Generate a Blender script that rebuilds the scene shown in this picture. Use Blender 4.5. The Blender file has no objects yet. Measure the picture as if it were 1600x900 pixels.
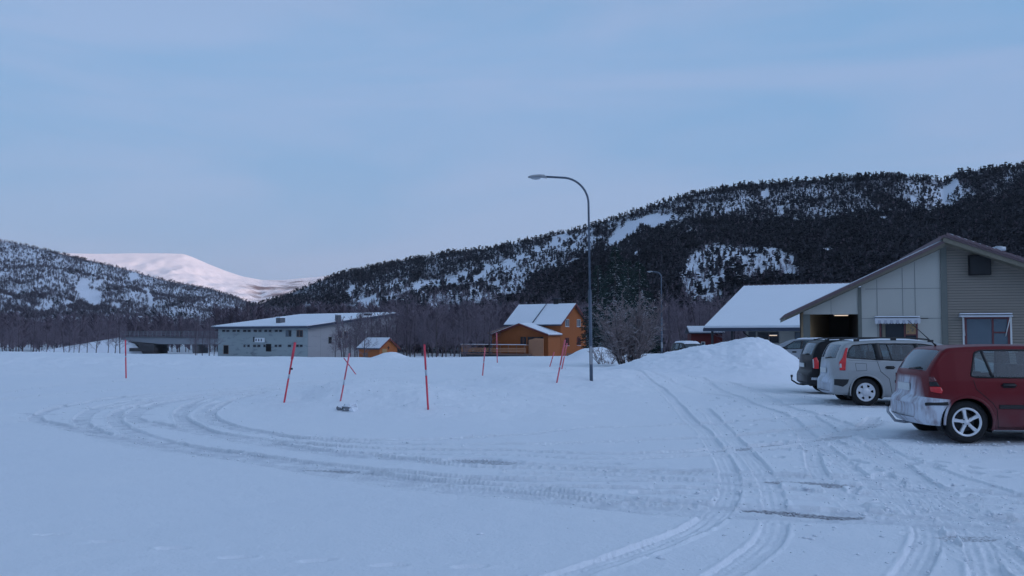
import bpy, math, random
import numpy as np
from mathutils import Vector, Matrix
R = math.radians
rng = np.random.default_rng(7)
random.seed(7)
S = bpy.context.scene
COL = S.collection

# ------------------------------------------------------------------ camera
FPX = 1450.0
HOR = 523.0
CAMZ = 1.6
TH = math.atan((HOR - 450) / FPX)
cam = bpy.data.cameras.new('camera')
cam.sensor_width = 36.0
cam.lens = 36.0 * FPX / 1600.0
cam.clip_start = 0.1
cam.clip_end = 40000
co = bpy.data.objects.new('camera', cam)
COL.objects.link(co)
co.location = (0, 0, CAMZ)
co.rotation_euler = (math.pi / 2 + TH, 0, 0)
S.camera = co

# ------------------------------------------------------------------ sky, sun, exposure
SUN_EL, SUN_AZ = R(5.0), R(138)
w = bpy.data.worlds.new('World')
S.world = w
w.use_nodes = True
nt = w.node_tree
nt.nodes.clear()
wn = nt.nodes.new
wl = nt.links.new
sky = wn('ShaderNodeTexSky')
sky.sky_type = 'NISHITA'
sky.sun_disc = False
sky.sun_elevation = SUN_EL
sky.sun_rotation = SUN_AZ
tc = wn('ShaderNodeTexCoord')
mp = wn('ShaderNodeMapping')
mp.inputs['Scale'].default_value = (1.2, 1.2, 6.5)
mp.inputs['Rotation'].default_value = (0.06, 0.10, 0.3)
wl(tc.outputs['Generated'], mp.inputs['Vector'])
n1 = wn('ShaderNodeTexNoise')
n1.inputs['Scale'].default_value = 1.7
n1.inputs['Detail'].default_value = 7
n1.inputs['Roughness'].default_value = 0.52
n1.inputs['Distortion'].default_value = 0.5
wl(mp.outputs['Vector'], n1.inputs['Vector'])
cr = wn('ShaderNodeValToRGB')
cr.color_ramp.elements[0].position = 0.40
cr.color_ramp.elements[0].color = (2.45, 4.60, 7.75, 1)
cr.color_ramp.elements[1].position = 0.60
cr.color_ramp.elements[1].color = (3.30, 4.95, 7.95, 1)
wl(n1.outputs['Fac'], cr.inputs['Fac'])
mixw = wn('ShaderNodeMix')
mixw.data_type = 'RGBA'
mixw.inputs['Factor'].default_value = 0.88
wl(sky.outputs['Color'], mixw.inputs['A'])
wl(cr.outputs['Color'], mixw.inputs['B'])
# glow added to the unseen sky behind the photographer's right shoulder for relief, darker zenith, pale band on the horizon
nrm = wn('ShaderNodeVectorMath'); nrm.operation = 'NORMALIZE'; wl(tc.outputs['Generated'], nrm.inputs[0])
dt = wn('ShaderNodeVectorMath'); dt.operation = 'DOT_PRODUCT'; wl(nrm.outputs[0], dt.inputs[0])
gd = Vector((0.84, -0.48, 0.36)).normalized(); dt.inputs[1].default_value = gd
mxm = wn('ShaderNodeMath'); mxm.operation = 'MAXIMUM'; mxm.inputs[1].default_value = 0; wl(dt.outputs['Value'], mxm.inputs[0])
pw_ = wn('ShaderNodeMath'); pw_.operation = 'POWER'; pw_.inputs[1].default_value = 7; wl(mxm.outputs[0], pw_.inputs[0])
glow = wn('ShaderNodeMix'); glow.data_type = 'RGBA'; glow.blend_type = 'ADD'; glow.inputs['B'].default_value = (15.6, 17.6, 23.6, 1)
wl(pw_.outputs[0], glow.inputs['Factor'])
sx3 = wn('ShaderNodeSeparateXYZ'); wl(nrm.outputs[0], sx3.inputs[0])
ze = wn('ShaderNodeMapRange'); ze.inputs['From Min'].default_value = 0.30; ze.inputs['From Max'].default_value = 0.85; ze.inputs['To Min'].default_value = 1.0; ze.inputs['To Max'].default_value = 0.62
wl(sx3.outputs['Z'], ze.inputs['Value'])
hb_ = wn('ShaderNodeMapRange'); hb_.inputs['From Min'].default_value = 0.02; hb_.inputs['From Max'].default_value = 0.22; hb_.inputs['To Min'].default_value = 0.55; hb_.inputs['To Max'].default_value = 0.0
wl(sx3.outputs['Z'], hb_.inputs['Value'])
hm_ = wn('ShaderNodeMix'); hm_.data_type = 'RGBA'; hm_.inputs['B'].default_value = (3.45, 4.75, 7.0, 1)
wl(hb_.outputs[0], hm_.inputs['Factor']); wl(mixw.outputs['Result'], hm_.inputs['A'])
vs_ = wn('ShaderNodeVectorMath'); vs_.operation = 'SCALE'; wl(hm_.outputs['Result'], vs_.inputs[0]); wl(ze.outputs[0], vs_.inputs['Scale'])
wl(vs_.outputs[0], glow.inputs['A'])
bg = wn('ShaderNodeBackground')
bg.inputs['Strength'].default_value = 0.1
wo = wn('ShaderNodeOutputWorld')
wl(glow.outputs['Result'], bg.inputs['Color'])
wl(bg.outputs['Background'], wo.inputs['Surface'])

sl = bpy.data.lights.new('sun', 'SUN')
sl.energy = 5.0
sl.angle = R(0.5)
sl.color = (1.0, 0.60, 0.40)
so = bpy.data.objects.new('sun', sl)
COL.objects.link(so)
sd = Vector((math.sin(SUN_AZ) * math.cos(SUN_EL), math.cos(SUN_AZ) * math.cos(SUN_EL), math.sin(SUN_EL)))
so.rotation_euler = sd.to_track_quat('Z', 'Y').to_euler()
so.location = (40, -40, 60)

S.view_settings.view_transform = 'Standard'
S.view_settings.look = 'None'
S.view_settings.gamma = 1
S.view_settings.use_curve_mapping = False
S.view_settings.exposure = 0.0
HAZE_DENSITY = 4.5e-5
S.render.engine = 'CYCLES'
S.cycles.volume_bounces = 0
S.cycles.max_bounces = 6
S.cycles.transparent_max_bounces = 12
S.cycles.use_denoising = True

# ------------------------------------------------------------------ pixel helpers (photo is 1600x900)
CT, ST = math.cos(TH), math.sin(TH)
def P(px, py, Y):
    """world point at depth Y seen at photo pixel (px, py)"""
    u = 450.0 - py
    dy = FPX * CT - u * ST
    dz = FPX * ST + u * CT
    k = Y / dy
    return Vector(((px - 800.0) * k, Y, CAMZ + dz * k))
def X(px, Y, py=523): return P(px, py, Y).x
def Z(py, Y): return P(800, py, Y).z
def G(px, py, z=0.0):
    u = 450.0 - py
    dy = FPX * CT - u * ST
    dz = FPX * ST + u * CT
    k = (z - CAMZ) / dz
    return (px - 800.0) * k, dy * k

# ------------------------------------------------------------------ materials
MATS = {}
def nodes_of(name):
    m = bpy.data.materials.new(name)
    m.use_nodes = True
    t = m.node_tree
    b = t.nodes['Principled BSDF']
    MATS[name] = m
    return m, t, b
def mat(name, col, rough=0.7, metal=0.0, var=0.12, scale=3.0, bump=0.0, bscale=30.0, spec=0.5, coat=0.0, snow=0.0, stretch=None, coords='Object'):
    """procedural material: two-tone noise variation, optional bump and snow lying on upward faces"""
    m, t, b = nodes_of(name)
    n = t.nodes.new; l = t.links.new
    tc = n('ShaderNodeTexCoord')
    src = tc.outputs[coords]
    if stretch:
        mp = n('ShaderNodeMapping'); mp.inputs['Scale'].default_value = stretch
        l(src, mp.inputs['Vector']); src = mp.outputs['Vector']
    no = n('ShaderNodeTexNoise'); no.inputs['Scale'].default_value = scale; no.inputs['Detail'].default_value = 5
    l(src, no.inputs['Vector'])
    mx = n('ShaderNodeMix'); mx.data_type = 'RGBA'
    c = Vector(col)
    mx.inputs['A'].default_value = (*(c * (1 - var)), 1)
    mx.inputs['B'].default_value = (*[min(1, v) for v in (c * (1 + var))], 1)
    l(no.outputs['Fac'], mx.inputs['Factor'])
    out = mx.outputs['Result']
    b.inputs['Roughness'].default_value = rough
    b.inputs['Metallic'].default_value = metal
    b.inputs['Specular IOR Level'].default_value = spec
    if coat: b.inputs['Coat Weight'].default_value = coat; b.inputs['Coat Roughness'].default_value = 0.08
    if snow > 0:
        ge = n('ShaderNodeNewGeometry')
        sx = n('ShaderNodeSeparateXYZ'); l(ge.outputs['Normal'], sx.inputs[0])
        n2 = n('ShaderNodeTexNoise'); n2.inputs['Scale'].default_value = scale * 2.3; n2.inputs['Detail'].default_value = 3
        l(tc.outputs[coords], n2.inputs['Vector'])
        ad = n('ShaderNodeMath'); ad.operation = 'ADD'; l(sx.outputs['Z'], ad.inputs[0]); l(n2.outputs['Fac'], ad.inputs[1])
        mr = n('ShaderNodeMapRange'); mr.inputs['From Min'].default_value = 1.55 - snow; mr.inputs['From Max'].default_value = 1.75 - snow
        l(ad.outputs[0], mr.inputs['Value'])
        m2 = n('ShaderNodeMix'); m2.data_type = 'RGBA'; l(mr.outputs[0], m2.inputs['Factor']); l(out, m2.inputs['A'])
        m2.inputs['B'].default_value = (0.72, 0.76, 0.82, 1)
        out = m2.outputs['Result']
    l(out, b.inputs['Base Color'])
    if bump:
        nb = n('ShaderNodeTexNoise'); nb.inputs['Scale'].default_value = bscale; nb.inputs['Detail'].default_value = 4
        l(src, nb.inputs['Vector'])
        bp = n('ShaderNodeBump'); bp.inputs['Strength'].default_value = bump; bp.inputs['Distance'].default_value = 0.02
        l(nb.outputs['Fac'], bp.inputs['Height']); l(bp.outputs['Normal'], b.inputs['Normal'])
    return m

mat('snow', (0.80, 0.83, 0.88), 0.85, var=0.03, scale=1.5, bump=0.35, bscale=14, spec=0.2)
mat('roof_snow', (0.80, 0.83, 0.88), 0.85, var=0.03, scale=0.6, bump=0.25, bscale=5, spec=0.2)
mat('dusted_roof_snow', (0.66, 0.68, 0.73), 0.85, var=0.16, scale=5, bump=0.25, bscale=9, spec=0.2, stretch=(1, 0.25, 1))
mat('rock', (0.16, 0.175, 0.20), 0.9, var=0.4, scale=6, bump=0.6, bscale=9, snow=0.55)
mat('conifer', (0.041, 0.040, 0.048), 0.95, var=0.45, scale=0.05, spec=0.1)
mat('spruce_needles', (0.036, 0.055, 0.050), 0.95, var=0.45, scale=0.8, spec=0.1, snow=0.30)
mat('birch_twigs', (0.20, 0.165, 0.195), 0.95, var=0.35, scale=0.3, spec=0.1)
mat('frosty_twigs', (0.22, 0.21, 0.24), 0.95, var=0.35, scale=0.02, spec=0.1)
mat('far_shrub', (0.135, 0.115, 0.135), 0.95, var=0.35, scale=0.01, spec=0.1)
mat('bush_twigs', (0.27, 0.215, 0.215), 0.95, var=0.35, scale=1.2, spec=0.1, snow=0.38)
mat('bark', (0.085, 0.072, 0.075), 0.95, var=0.3, scale=3, spec=0.1)
mat('birch_bark', (0.22, 0.20, 0.20), 0.9, var=0.5, scale=5, spec=0.1, stretch=(1, 1, 3))
mat('orange_wood', (0.34, 0.100, 0.026), 0.75, var=0.10, scale=2.0, stretch=(6, 6, 0.5))
mat('pale_wood', (0.42, 0.20, 0.11), 0.8, var=0.18, scale=3, stretch=(6, 6, 0.5))
mat('rail_wood', (0.20, 0.115, 0.09), 0.8, var=0.2, scale=3)
mat('red_trim', (0.15, 0.022, 0.018), 0.6, var=0.15)
mat('red_wood', (0.13, 0.012, 0.012), 0.7, var=0.2, stretch=(8, 8, 0.5))
mat('window_red', (0.125, 0.030, 0.034), 0.5, var=0.1)
mat('dark_trim', (0.035, 0.045, 0.075), 0.6, var=0.2)
mat('black', (0.008, 0.008, 0.010), 0.6, var=0.3)
mat('matt_black', (0.006, 0.006, 0.008), 0.9, var=0.3)
mat('dark_window', (0.014, 0.018, 0.026), 0.15, var=0.2, spec=0.4)
mat('curtain_window', (0.085, 0.115, 0.145), 0.2, var=0.10, scale=1.5, spec=0.6)
mat('grey_frame', (0.35, 0.35, 0.35), 0.6)
mat('white_paint', (0.62, 0.63, 0.62), 0.6, var=0.06)
mat('sign_white', (0.78, 0.80, 0.82), 0.5, var=0.03)
mat('galvanised', (0.10, 0.125, 0.165), 0.55, metal=0.35, var=0.2, scale=9)
mat('lamp_body', (0.30, 0.31, 0.33), 0.45, var=0.1)
mat('lamp_glass', (0.35, 0.38, 0.42), 0.15, var=0.1, spec=0.8)
mat('marker_red', (0.64, 0.050, 0.085), 0.5, var=0.12, scale=20)
mat('marker_faded', (0.62, 0.13, 0.17), 0.6, var=0.2, scale=12)
mat('marker_reflector', (0.42, 0.46, 0.52), 0.3, var=0.15, scale=12)
mat('concrete', (0.12, 0.125, 0.14), 0.9, var=0.2, scale=1.5)
mat('concrete_dark', (0.055, 0.055, 0.062), 0.9, var=0.3, scale=1)
mat('bridge_steel', (0.20, 0.22, 0.25), 0.7, var=0.15)
mat('panel_pale', (0.43, 0.425, 0.39), 0.7, var=0.05, scale=0.7)
mat('panel_joint', (0.25, 0.26, 0.25), 0.8)
mat('siding_brown', (0.275, 0.245, 0.21), 0.75, var=0.08, scale=1.0, stretch=(0.5, 0.5, 6))
mat('siding_shade_strip', (0.15, 0.135, 0.118), 0.9)
mat('corner_board', (0.135, 0.145, 0.132), 0.7)
mat('soffit', (0.17, 0.155, 0.12), 0.8)
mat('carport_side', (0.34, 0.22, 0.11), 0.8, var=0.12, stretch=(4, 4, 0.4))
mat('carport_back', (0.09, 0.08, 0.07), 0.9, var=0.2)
mat('tile', (0.15, 0.105, 0.115), 0.8, var=0.2, scale=6, snow=0.25)
mat('awning_white', (0.50, 0.52, 0.56), 0.8, var=0.06)
mat('awning_blue', (0.34, 0.355, 0.42), 0.8)
mat('vent_pipe', (0.45, 0.48, 0.52), 0.4, metal=0.3)
mat('tyre', (0.012, 0.012, 0.014), 0.85, var=0.4, scale=40, bump=0.4, bscale=60)
mat('alloy', (0.74, 0.75, 0.78), 0.35, metal=0.25, var=0.08, scale=20)
mat('hubcap', (0.60, 0.62, 0.66), 0.4, metal=0.15, var=0.1, scale=20)
mat('chrome', (0.40, 0.42, 0.45), 0.25, metal=0.9)
mat('tail_red', (0.62, 0.015, 0.018), 0.18, var=0.15, scale=12, coat=0.6)
mat('tail_red_dark', (0.10, 0.010, 0.014), 0.2, var=0.15, scale=12, coat=0.6)
mat('tail_clear', (0.55, 0.50, 0.50), 0.2, var=0.15, scale=30, coat=0.6)
mat('headlight', (0.55, 0.58, 0.62), 0.1, coat=1)
mat('trim_black', (0.012, 0.012, 0.014), 0.5)
mat('seam', (0.010, 0.008, 0.010), 0.8)
mat('seat_cloth', (0.020, 0.021, 0.025), 0.95, var=0.2, scale=20)
mat('lining', (0.03, 0.03, 0.034), 0.95)
mat('plate', (0.60, 0.62, 0.62), 0.5)

def cladded(name, col, stain=(0.10, 0.12, 0.14), amt=0.5):
    """painted wall with blotchy dirt stains of their own shape"""
    m, t, b = nodes_of(name)
    n = t.nodes.new; l = t.links.new
    tc = n('ShaderNodeTexCoord')
    mp = n('ShaderNodeMapping'); mp.inputs['Scale'].default_value = (0.35, 0.35, 1.3); l(tc.outputs['Object'], mp.inputs['Vector'])
    a = n('ShaderNodeTexNoise'); a.inputs['Scale'].default_value = 1.1; a.inputs['Detail'].default_value = 9; a.inputs['Roughness'].default_value = 0.65
    l(mp.outputs[0], a.inputs['Vector'])
    r = n('ShaderNodeValToRGB'); r.color_ramp.elements[0].position = 0.53; r.color_ramp.elements[1].position = 0.66
    l(a.outputs['Fac'], r.inputs['Fac'])
    ml = n('ShaderNodeMath'); ml.operation = 'MULTIPLY'; ml.inputs[1].default_value = amt; l(r.outputs['Color'], ml.inputs[0])
    mx = n('ShaderNodeMix'); mx.data_type = 'RGBA'; l(ml.outputs[0], mx.inputs['Factor'])
    mx.inputs['A'].default_value = (*col, 1); mx.inputs['B'].default_value = (*stain, 1)
    l(mx.outputs['Result'], b.inputs['Base Color'])
    b.inputs['Roughness'].default_value = 0.85
    return m
cladded('hall_wall', (0.33, 0.375, 0.385), amt=0.6)
cladded('hall_gable', (0.33, 0.33, 0.345), amt=0.25)

def ground_material():
    m, t, b = nodes_of('packed_snow')
    n = t.nodes.new; l = t.links.new
    at = n('ShaderNodeAttribute'); at.attribute_name = 'wear'
    at2 = n('ShaderNodeAttribute'); at2.attribute_name = 'bare'
    tc = n('ShaderNodeTexCoord')
    a = n('ShaderNodeTexNoise'); a.inputs['Scale'].default_value = 0.35; a.inputs['Detail'].default_value = 6; l(tc.outputs['Object'], a.inputs['Vector'])
    m1 = n('ShaderNodeMix'); m1.data_type = 'RGBA'
    m1.inputs['A'].default_value = (0.79, 0.825, 0.88, 1); m1.inputs['B'].default_value = (0.85, 0.87, 0.90, 1)
    l(a.outputs['Fac'], m1.inputs['Factor'])
    g = n('ShaderNodeTexNoise'); g.inputs['Scale'].default_value = 4; g.inputs['Detail'].default_value = 6; l(tc.outputs['Object'], g.inputs['Vector'])
    gr = n('ShaderNodeMapRange'); gr.inputs['From Min'].default_value = 0.3; gr.inputs['From Max'].default_value = 0.7; l(g.outputs['Fac'], gr.inputs['Value'])
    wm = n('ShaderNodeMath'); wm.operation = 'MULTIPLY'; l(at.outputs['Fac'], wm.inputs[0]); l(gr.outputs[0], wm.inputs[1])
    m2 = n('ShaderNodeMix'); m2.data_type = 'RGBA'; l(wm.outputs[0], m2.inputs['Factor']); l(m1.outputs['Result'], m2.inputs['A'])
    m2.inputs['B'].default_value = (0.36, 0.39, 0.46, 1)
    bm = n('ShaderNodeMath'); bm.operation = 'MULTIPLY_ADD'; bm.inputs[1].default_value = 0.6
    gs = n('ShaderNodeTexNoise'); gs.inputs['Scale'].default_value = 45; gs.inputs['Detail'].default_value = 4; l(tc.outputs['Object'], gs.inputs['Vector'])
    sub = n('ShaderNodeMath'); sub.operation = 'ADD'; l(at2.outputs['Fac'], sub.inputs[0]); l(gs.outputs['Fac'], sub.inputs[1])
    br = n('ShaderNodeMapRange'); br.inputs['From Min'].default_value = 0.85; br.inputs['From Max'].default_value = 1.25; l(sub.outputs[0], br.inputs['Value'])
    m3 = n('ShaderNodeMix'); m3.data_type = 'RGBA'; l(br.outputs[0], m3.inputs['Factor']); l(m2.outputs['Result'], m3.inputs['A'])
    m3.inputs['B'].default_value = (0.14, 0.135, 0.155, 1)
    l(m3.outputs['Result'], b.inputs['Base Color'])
    b.inputs['Roughness'].default_value = 0.8
    b.inputs['Specular IOR Level'].default_value = 0.25
    f = n('ShaderNodeTexNoise'); f.inputs['Scale'].default_value = 28; f.inputs['Detail'].default_value = 5; f.inputs['Roughness'].default_value = 0.6
    l(tc.outputs['Object'], f.inputs['Vector'])
    f2 = n('ShaderNodeTexNoise'); f2.inputs['Scale'].default_value = 3.2; f2.inputs['Detail'].default_value = 4; l(tc.outputs['Object'], f2.inputs['Vector'])
    ad = n('ShaderNodeMath'); ad.operation = 'MULTIPLY_ADD'; ad.inputs[1].default_value = 2.2; l(f2.outputs['Fac'], ad.inputs[0]); l(f.outputs['Fac'], ad.inputs[2])
    bp = n('ShaderNodeBump'); bp.inputs['Strength'].default_value = 0.8; bp.inputs['Distance'].default_value = 0.014
    l(ad.outputs[0], bp.inputs['Height']); l(bp.outputs['Normal'], b.inputs['Normal'])
ground_material()

def hill_material(name, c_snow, c_veg, sc, lo, hi, use_attr=True):
    m, t, b = nodes_of(name)
    n = t.nodes.new; l = t.links.new
    tc = n('ShaderNodeTexCoord')
    at = n('ShaderNodeAttribute'); at.attribute_name = 'veg'
    a = n('ShaderNodeTexNoise'); a.inputs['Scale'].default_value = sc; a.inputs['Detail'].default_value = 9; a.inputs['Roughness'].default_value = 0.68
    l(tc.outputs['Object'], a.inputs['Vector'])
    ad = n('ShaderNodeMath'); ad.operation = 'ADD'; l(at.outputs['Fac'], ad.inputs[0]); l(a.outputs['Fac'], ad.inputs[1])
    mr = n('ShaderNodeMapRange'); mr.inputs['From Min'].default_value = lo; mr.inputs['From Max'].default_value = hi; l(ad.outputs[0], mr.inputs['Value'])
    mx = n('ShaderNodeMix'); mx.data_type = 'RGBA'; l(mr.outputs[0], mx.inputs['Factor'])
    mx.inputs['A'].default_value = (*c_snow, 1); mx.inputs['B'].default_value = (*c_veg, 1)
    l(mx.outputs['Result'], b.inputs['Base Color'])
    b.inputs['Roughness'].default_value = 0.95
    b.inputs['Specular IOR Level'].default_value = 0.1
hill_material('forest_floor', (0.70, 0.73, 0.80), (0.068, 0.063, 0.078), 0.035, 0.95, 1.25)
hill_material('left_hill_floor', (0.66, 0.69, 0.76), (0.085, 0.078, 0.095), 0.018, 0.95, 1.30)
hill_material('fell_snow', (0.86, 0.86, 0.88), (0.18, 0.13, 0.13), 0.0045, 1.00, 1.16)

# ------------------------------------------------------------------ mesh helpers
def link(name, me, parent=None, mats=()):
    o = bpy.data.objects.new(name, me)
    COL.objects.link(o)
    for m in mats: me.materials.append(MATS[m])
    if parent: o.parent = parent
    return o
def np_mesh(name, V, F, smooth=False, mi=None):
    """V (n,3); F (m,3) or (m,4) int array"""
    me = bpy.data.meshes.new(name)
    V = np.asarray(V, dtype=np.float32); F = np.asarray(F, dtype=np.int32)
    k = F.shape[1]
    me.vertices.add(len(V)); me.vertices.foreach_set('co', V.ravel())
    me.loops.add(F.size); me.loops.foreach_set('vertex_index', F.ravel())
    me.polygons.add(len(F))
    me.polygons.foreach_set('loop_start', np.arange(0, F.size, k, dtype=np.int32))
    if mi is not None: me.polygons.foreach_set('material_index', np.asarray(mi, dtype=np.int32))
    if smooth: me.polygons.foreach_set('use_smooth', np.ones(len(F), dtype=bool))
    me.update(calc_edges=True)
    me.validate()
    return me
class MB:
    """collects primitives; build() links them as one mesh object"""
    def __init__(s): s.v = []; s.f = []; s.m = []; s.sm = []; s.mats = []
    def mi(s, m):
        if m not in s.mats: s.mats.append(m)
        return s.mats.index(m)
    def add(s, vs, fs, m, smooth=False):
        k = len(s.v); i = s.mi(m)
        s.v += [tuple(v) for v in vs]
        for f in fs: s.f.append(tuple(k + a for a in f)); s.m.append(i); s.sm.append(smooth)
        return s
    def box(s, x0, x1, y0, y1, z0, z1, m):
        vs = [(x, y, z) for x in (x0, x1) for y in (y0, y1) for z in (z0, z1)]
        return s.add(vs, [(0, 1, 3, 2), (4, 6, 7, 5), (0, 4, 5, 1), (2, 3, 7, 6), (0, 2, 6, 4), (1, 5, 7, 3)], m)
    def obox(s, c, ax, ay, az, m):
        c, ax, ay, az = map(Vector, (c, ax, ay, az))
        vs = [c + ax * i + ay * j + az * k for i in (-1, 1) for j in (-1, 1) for k in (-1, 1)]
        return s.add(vs, [(0, 1, 3, 2), (4, 6, 7, 5), (0, 4, 5, 1), (2, 3, 7, 6), (0, 2, 6, 4), (1, 5, 7, 3)], m)
    def prism_y(s, poly, y0, y1, m):
        """poly in XZ, extruded along y"""
        n = len(poly)
        vs = [(x, y0, z) for x, z in poly] + [(x, y1, z) for x, z in poly]
        fs = [tuple(range(n)), tuple(range(2 * n - 1, n - 1, -1))] + [(i, i + n, (i + 1) % n + n, (i + 1) % n) for i in range(n)]
        return s.add(vs, fs, m)
    def prism_x(s, poly, x0, x1, m):
        n = len(poly)
        vs = [(x0, y, z) for y, z in poly] + [(x1, y, z) for y, z in poly]
        fs = [tuple(range(n)), tuple(range(2 * n - 1, n - 1, -1))] + [(i, i + n, (i + 1) % n + n, (i + 1) % n) for i in range(n)]
        return s.add(vs, fs, m)
    def tube(s, pts, rad, m, n=8, cap=True):
        pts = [Vector(p) for p in pts]
        rads = rad if isinstance(rad, (list, tuple)) else [rad] * len(pts)
        vs = []; fs = []
        up = None
        for i, p in enumerate(pts):
            d = (pts[min(i + 1, len(pts) - 1)] - pts[max(i - 1, 0)]).normalized()
            if up is None:
                up = d.orthogonal().normalized()
            a = (up - d * up.dot(d)).normalized(); up = a
            b = d.cross(a)
            for k in range(n):
                t = 2 * math.pi * k / n
                vs.append(p + (a * math.cos(t) + b * math.sin(t)) * rads[i])
        for i in range(len(pts) - 1):
            for k in range(n):
                fs.append((i * n + k, i * n + (k + 1) % n, (i + 1) * n + (k + 1) % n, (i + 1) * n + k))
        if cap:
            fs.append(tuple(range(n - 1, -1, -1))); fs.append(tuple(range((len(pts) - 1) * n, len(pts) * n)))
        return s.add(vs, fs, m, True)
    def lathe_y(s, prof, m, c=(0, 0, 0), n=40, a0=0, a1=2 * math.pi):
        """prof: list (r, y); spun about the Y axis through c"""
        full = abs(a1 - a0 - 2 * math.pi) < 1e-6
        nn = n if full else n + 1
        vs = []; fs = []
        for r, y in prof:
            for k in range(nn):
                t = a0 + (a1 - a0) * k / n
                vs.append((c[0] + r * math.cos(t), c[1] + y, c[2] + r * math.sin(t)))
        for i in range(len(prof) - 1):
            for k in range(n):
                k2 = (k + 1) % nn
                fs.append((i * nn + k, i * nn + k2, (i + 1) * nn + k2, (i + 1) * nn + k))
        return s.add(vs, fs, m, True)
    def build(s, name, parent=None):
        me = bpy.data.meshes.new(name)
        me.from_pydata(s.v, [], s.f)
        me.polygons.foreach_set('material_index', s.m)
        me.polygons.foreach_set('use_smooth', s.sm)
        me.update()
        return link(name, me, parent, s.mats)
def tag(o, label=None, cat=None, group=None, kind=None):
    if label: o['label'] = label
    if cat: o['category'] = cat
    if group: o['group'] = group
    if kind: o['kind'] = kind
    return o
def empty(name, loc, rz=0.0, label=None, cat=None, group=None):
    o = bpy.data.objects.new(name, None)
    COL.objects.link(o)
    o.empty_display_size = 0.3
    o.location = loc; o.rotation_euler = (0, 0, rz)
    return tag(o, label, cat, group)
def copy_tree(o, parent=None):
    c = o.copy(); COL.objects.link(c)
    if parent: c.parent = parent
    for ch in [q for q in KIDS.get(o.name, [])]: 
        copy_tree(ch, c)
    return c
KIDS = {}
def register(root):
    """remember the children of a prototype so that copies are quick"""
    for q in COL.objects:
        if q.parent is not None: KIDS.setdefault(q.parent.name, [])
    names = {root.name}
    todo = [root]
    allo = [q for q in COL.objects if q.parent is not None]
    while todo:
        r = todo.pop()
        KIDS[r.name] = [q for q in allo if q.parent == r]
        todo += KIDS[r.name]

# value noise in numpy
def _hash(ix, iy, seed):
    h = (ix.astype(np.int64) * 374761393 + iy.astype(np.int64) * 668265263 + seed * 974711) & 0xFFFFFFFF
    h = ((h ^ (h >> 13)) * 1274126177) & 0xFFFFFFFF
    return ((h ^ (h >> 16)) & 0xFFFF) / 65535.0
def vnoise(x, y, seed=0):
    ix = np.floor(x); iy = np.floor(y)
    fx = x - ix; fy = y - iy
    fx = fx * fx * (3 - 2 * fx); fy = fy * fy * (3 - 2 * fy)
    a = _hash(ix, iy, seed); b = _hash(ix + 1, iy, seed); c = _hash(ix, iy + 1, seed); d = _hash(ix + 1, iy + 1, seed)
    return (a + (b - a) * fx) * (1 - fy) + (c + (d - c) * fx) * fy
def fbm(x, y, seed=0, oct=4, gain=0.5):
    s = 0; a = 1; t = 0
    for i in range(oct):
        s = s + a * (vnoise(x * 2 ** i, y * 2 ** i, seed + i * 17) - 0.5); t += a; a *= gain
    return s / t * 2
def sstep(a, b, x):
    t = np.clip((x - a) / (b - a), 0, 1); return t * t * (3 - 2 * t)
def catmull(pts, n=10):
    pts = [np.array(p, float) for p in pts]
    pts = [2 * pts[0] - pts[1]] + pts + [2 * pts[-1] - pts[-2]]
    out = []
    for i in range(1, len(pts) - 2):
        p0, p1, p2, p3 = pts[i - 1:i + 3]
        for k in range(n):
            t = k / n
            out.append(0.5 * (2 * p1 + (p2 - p0) * t + (2 * p0 - 5 * p1 + 4 * p2 - p3) * t * t + (3 * p1 - p0 - 3 * p2 + p3) * t ** 3))
    out.append(pts[-2])
    return np.array(out)

# ------------------------------------------------------------------ GROUND : one sheet of snow out to the hills
VZ = -2.6                                           # valley floor
a_f = np.arange(-0.64, 0.64, 0.00115)
_st = []; _q = 0.00115; _t = a_f[-1] + _q
while _t < 1.6: _st.append(_t); _q = min(_q * 1.10, 0.03); _t += _q
a_c = np.array(_st + list(np.linspace(_st[-1] + .03, 2 * math.pi - _st[-1] - .03, 100)) + [2 * math.pi - v - 0.0005 for v in _st[::-1]])
ANG = np.concatenate([a_f, a_c])                    # azimuth from +Y, clockwise
NF = len(a_f)
r_n = np.array([0.05, 1.0, 2.0, 3.0, 4.0, 4.6])
r_f = 5.0 * np.exp(np.arange(0, math.log(100 / 5.0), 0.0030))
r_c = np.geomspace(101, 12000, 110)
RAD = np.concatenate([r_n, r_f, r_c])
N0 = len(r_n)
AA, RR = np.meshgrid(ANG, RAD, indexing='ij')
GX = RR * np.sin(AA); GY = RR * np.cos(AA)

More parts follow.
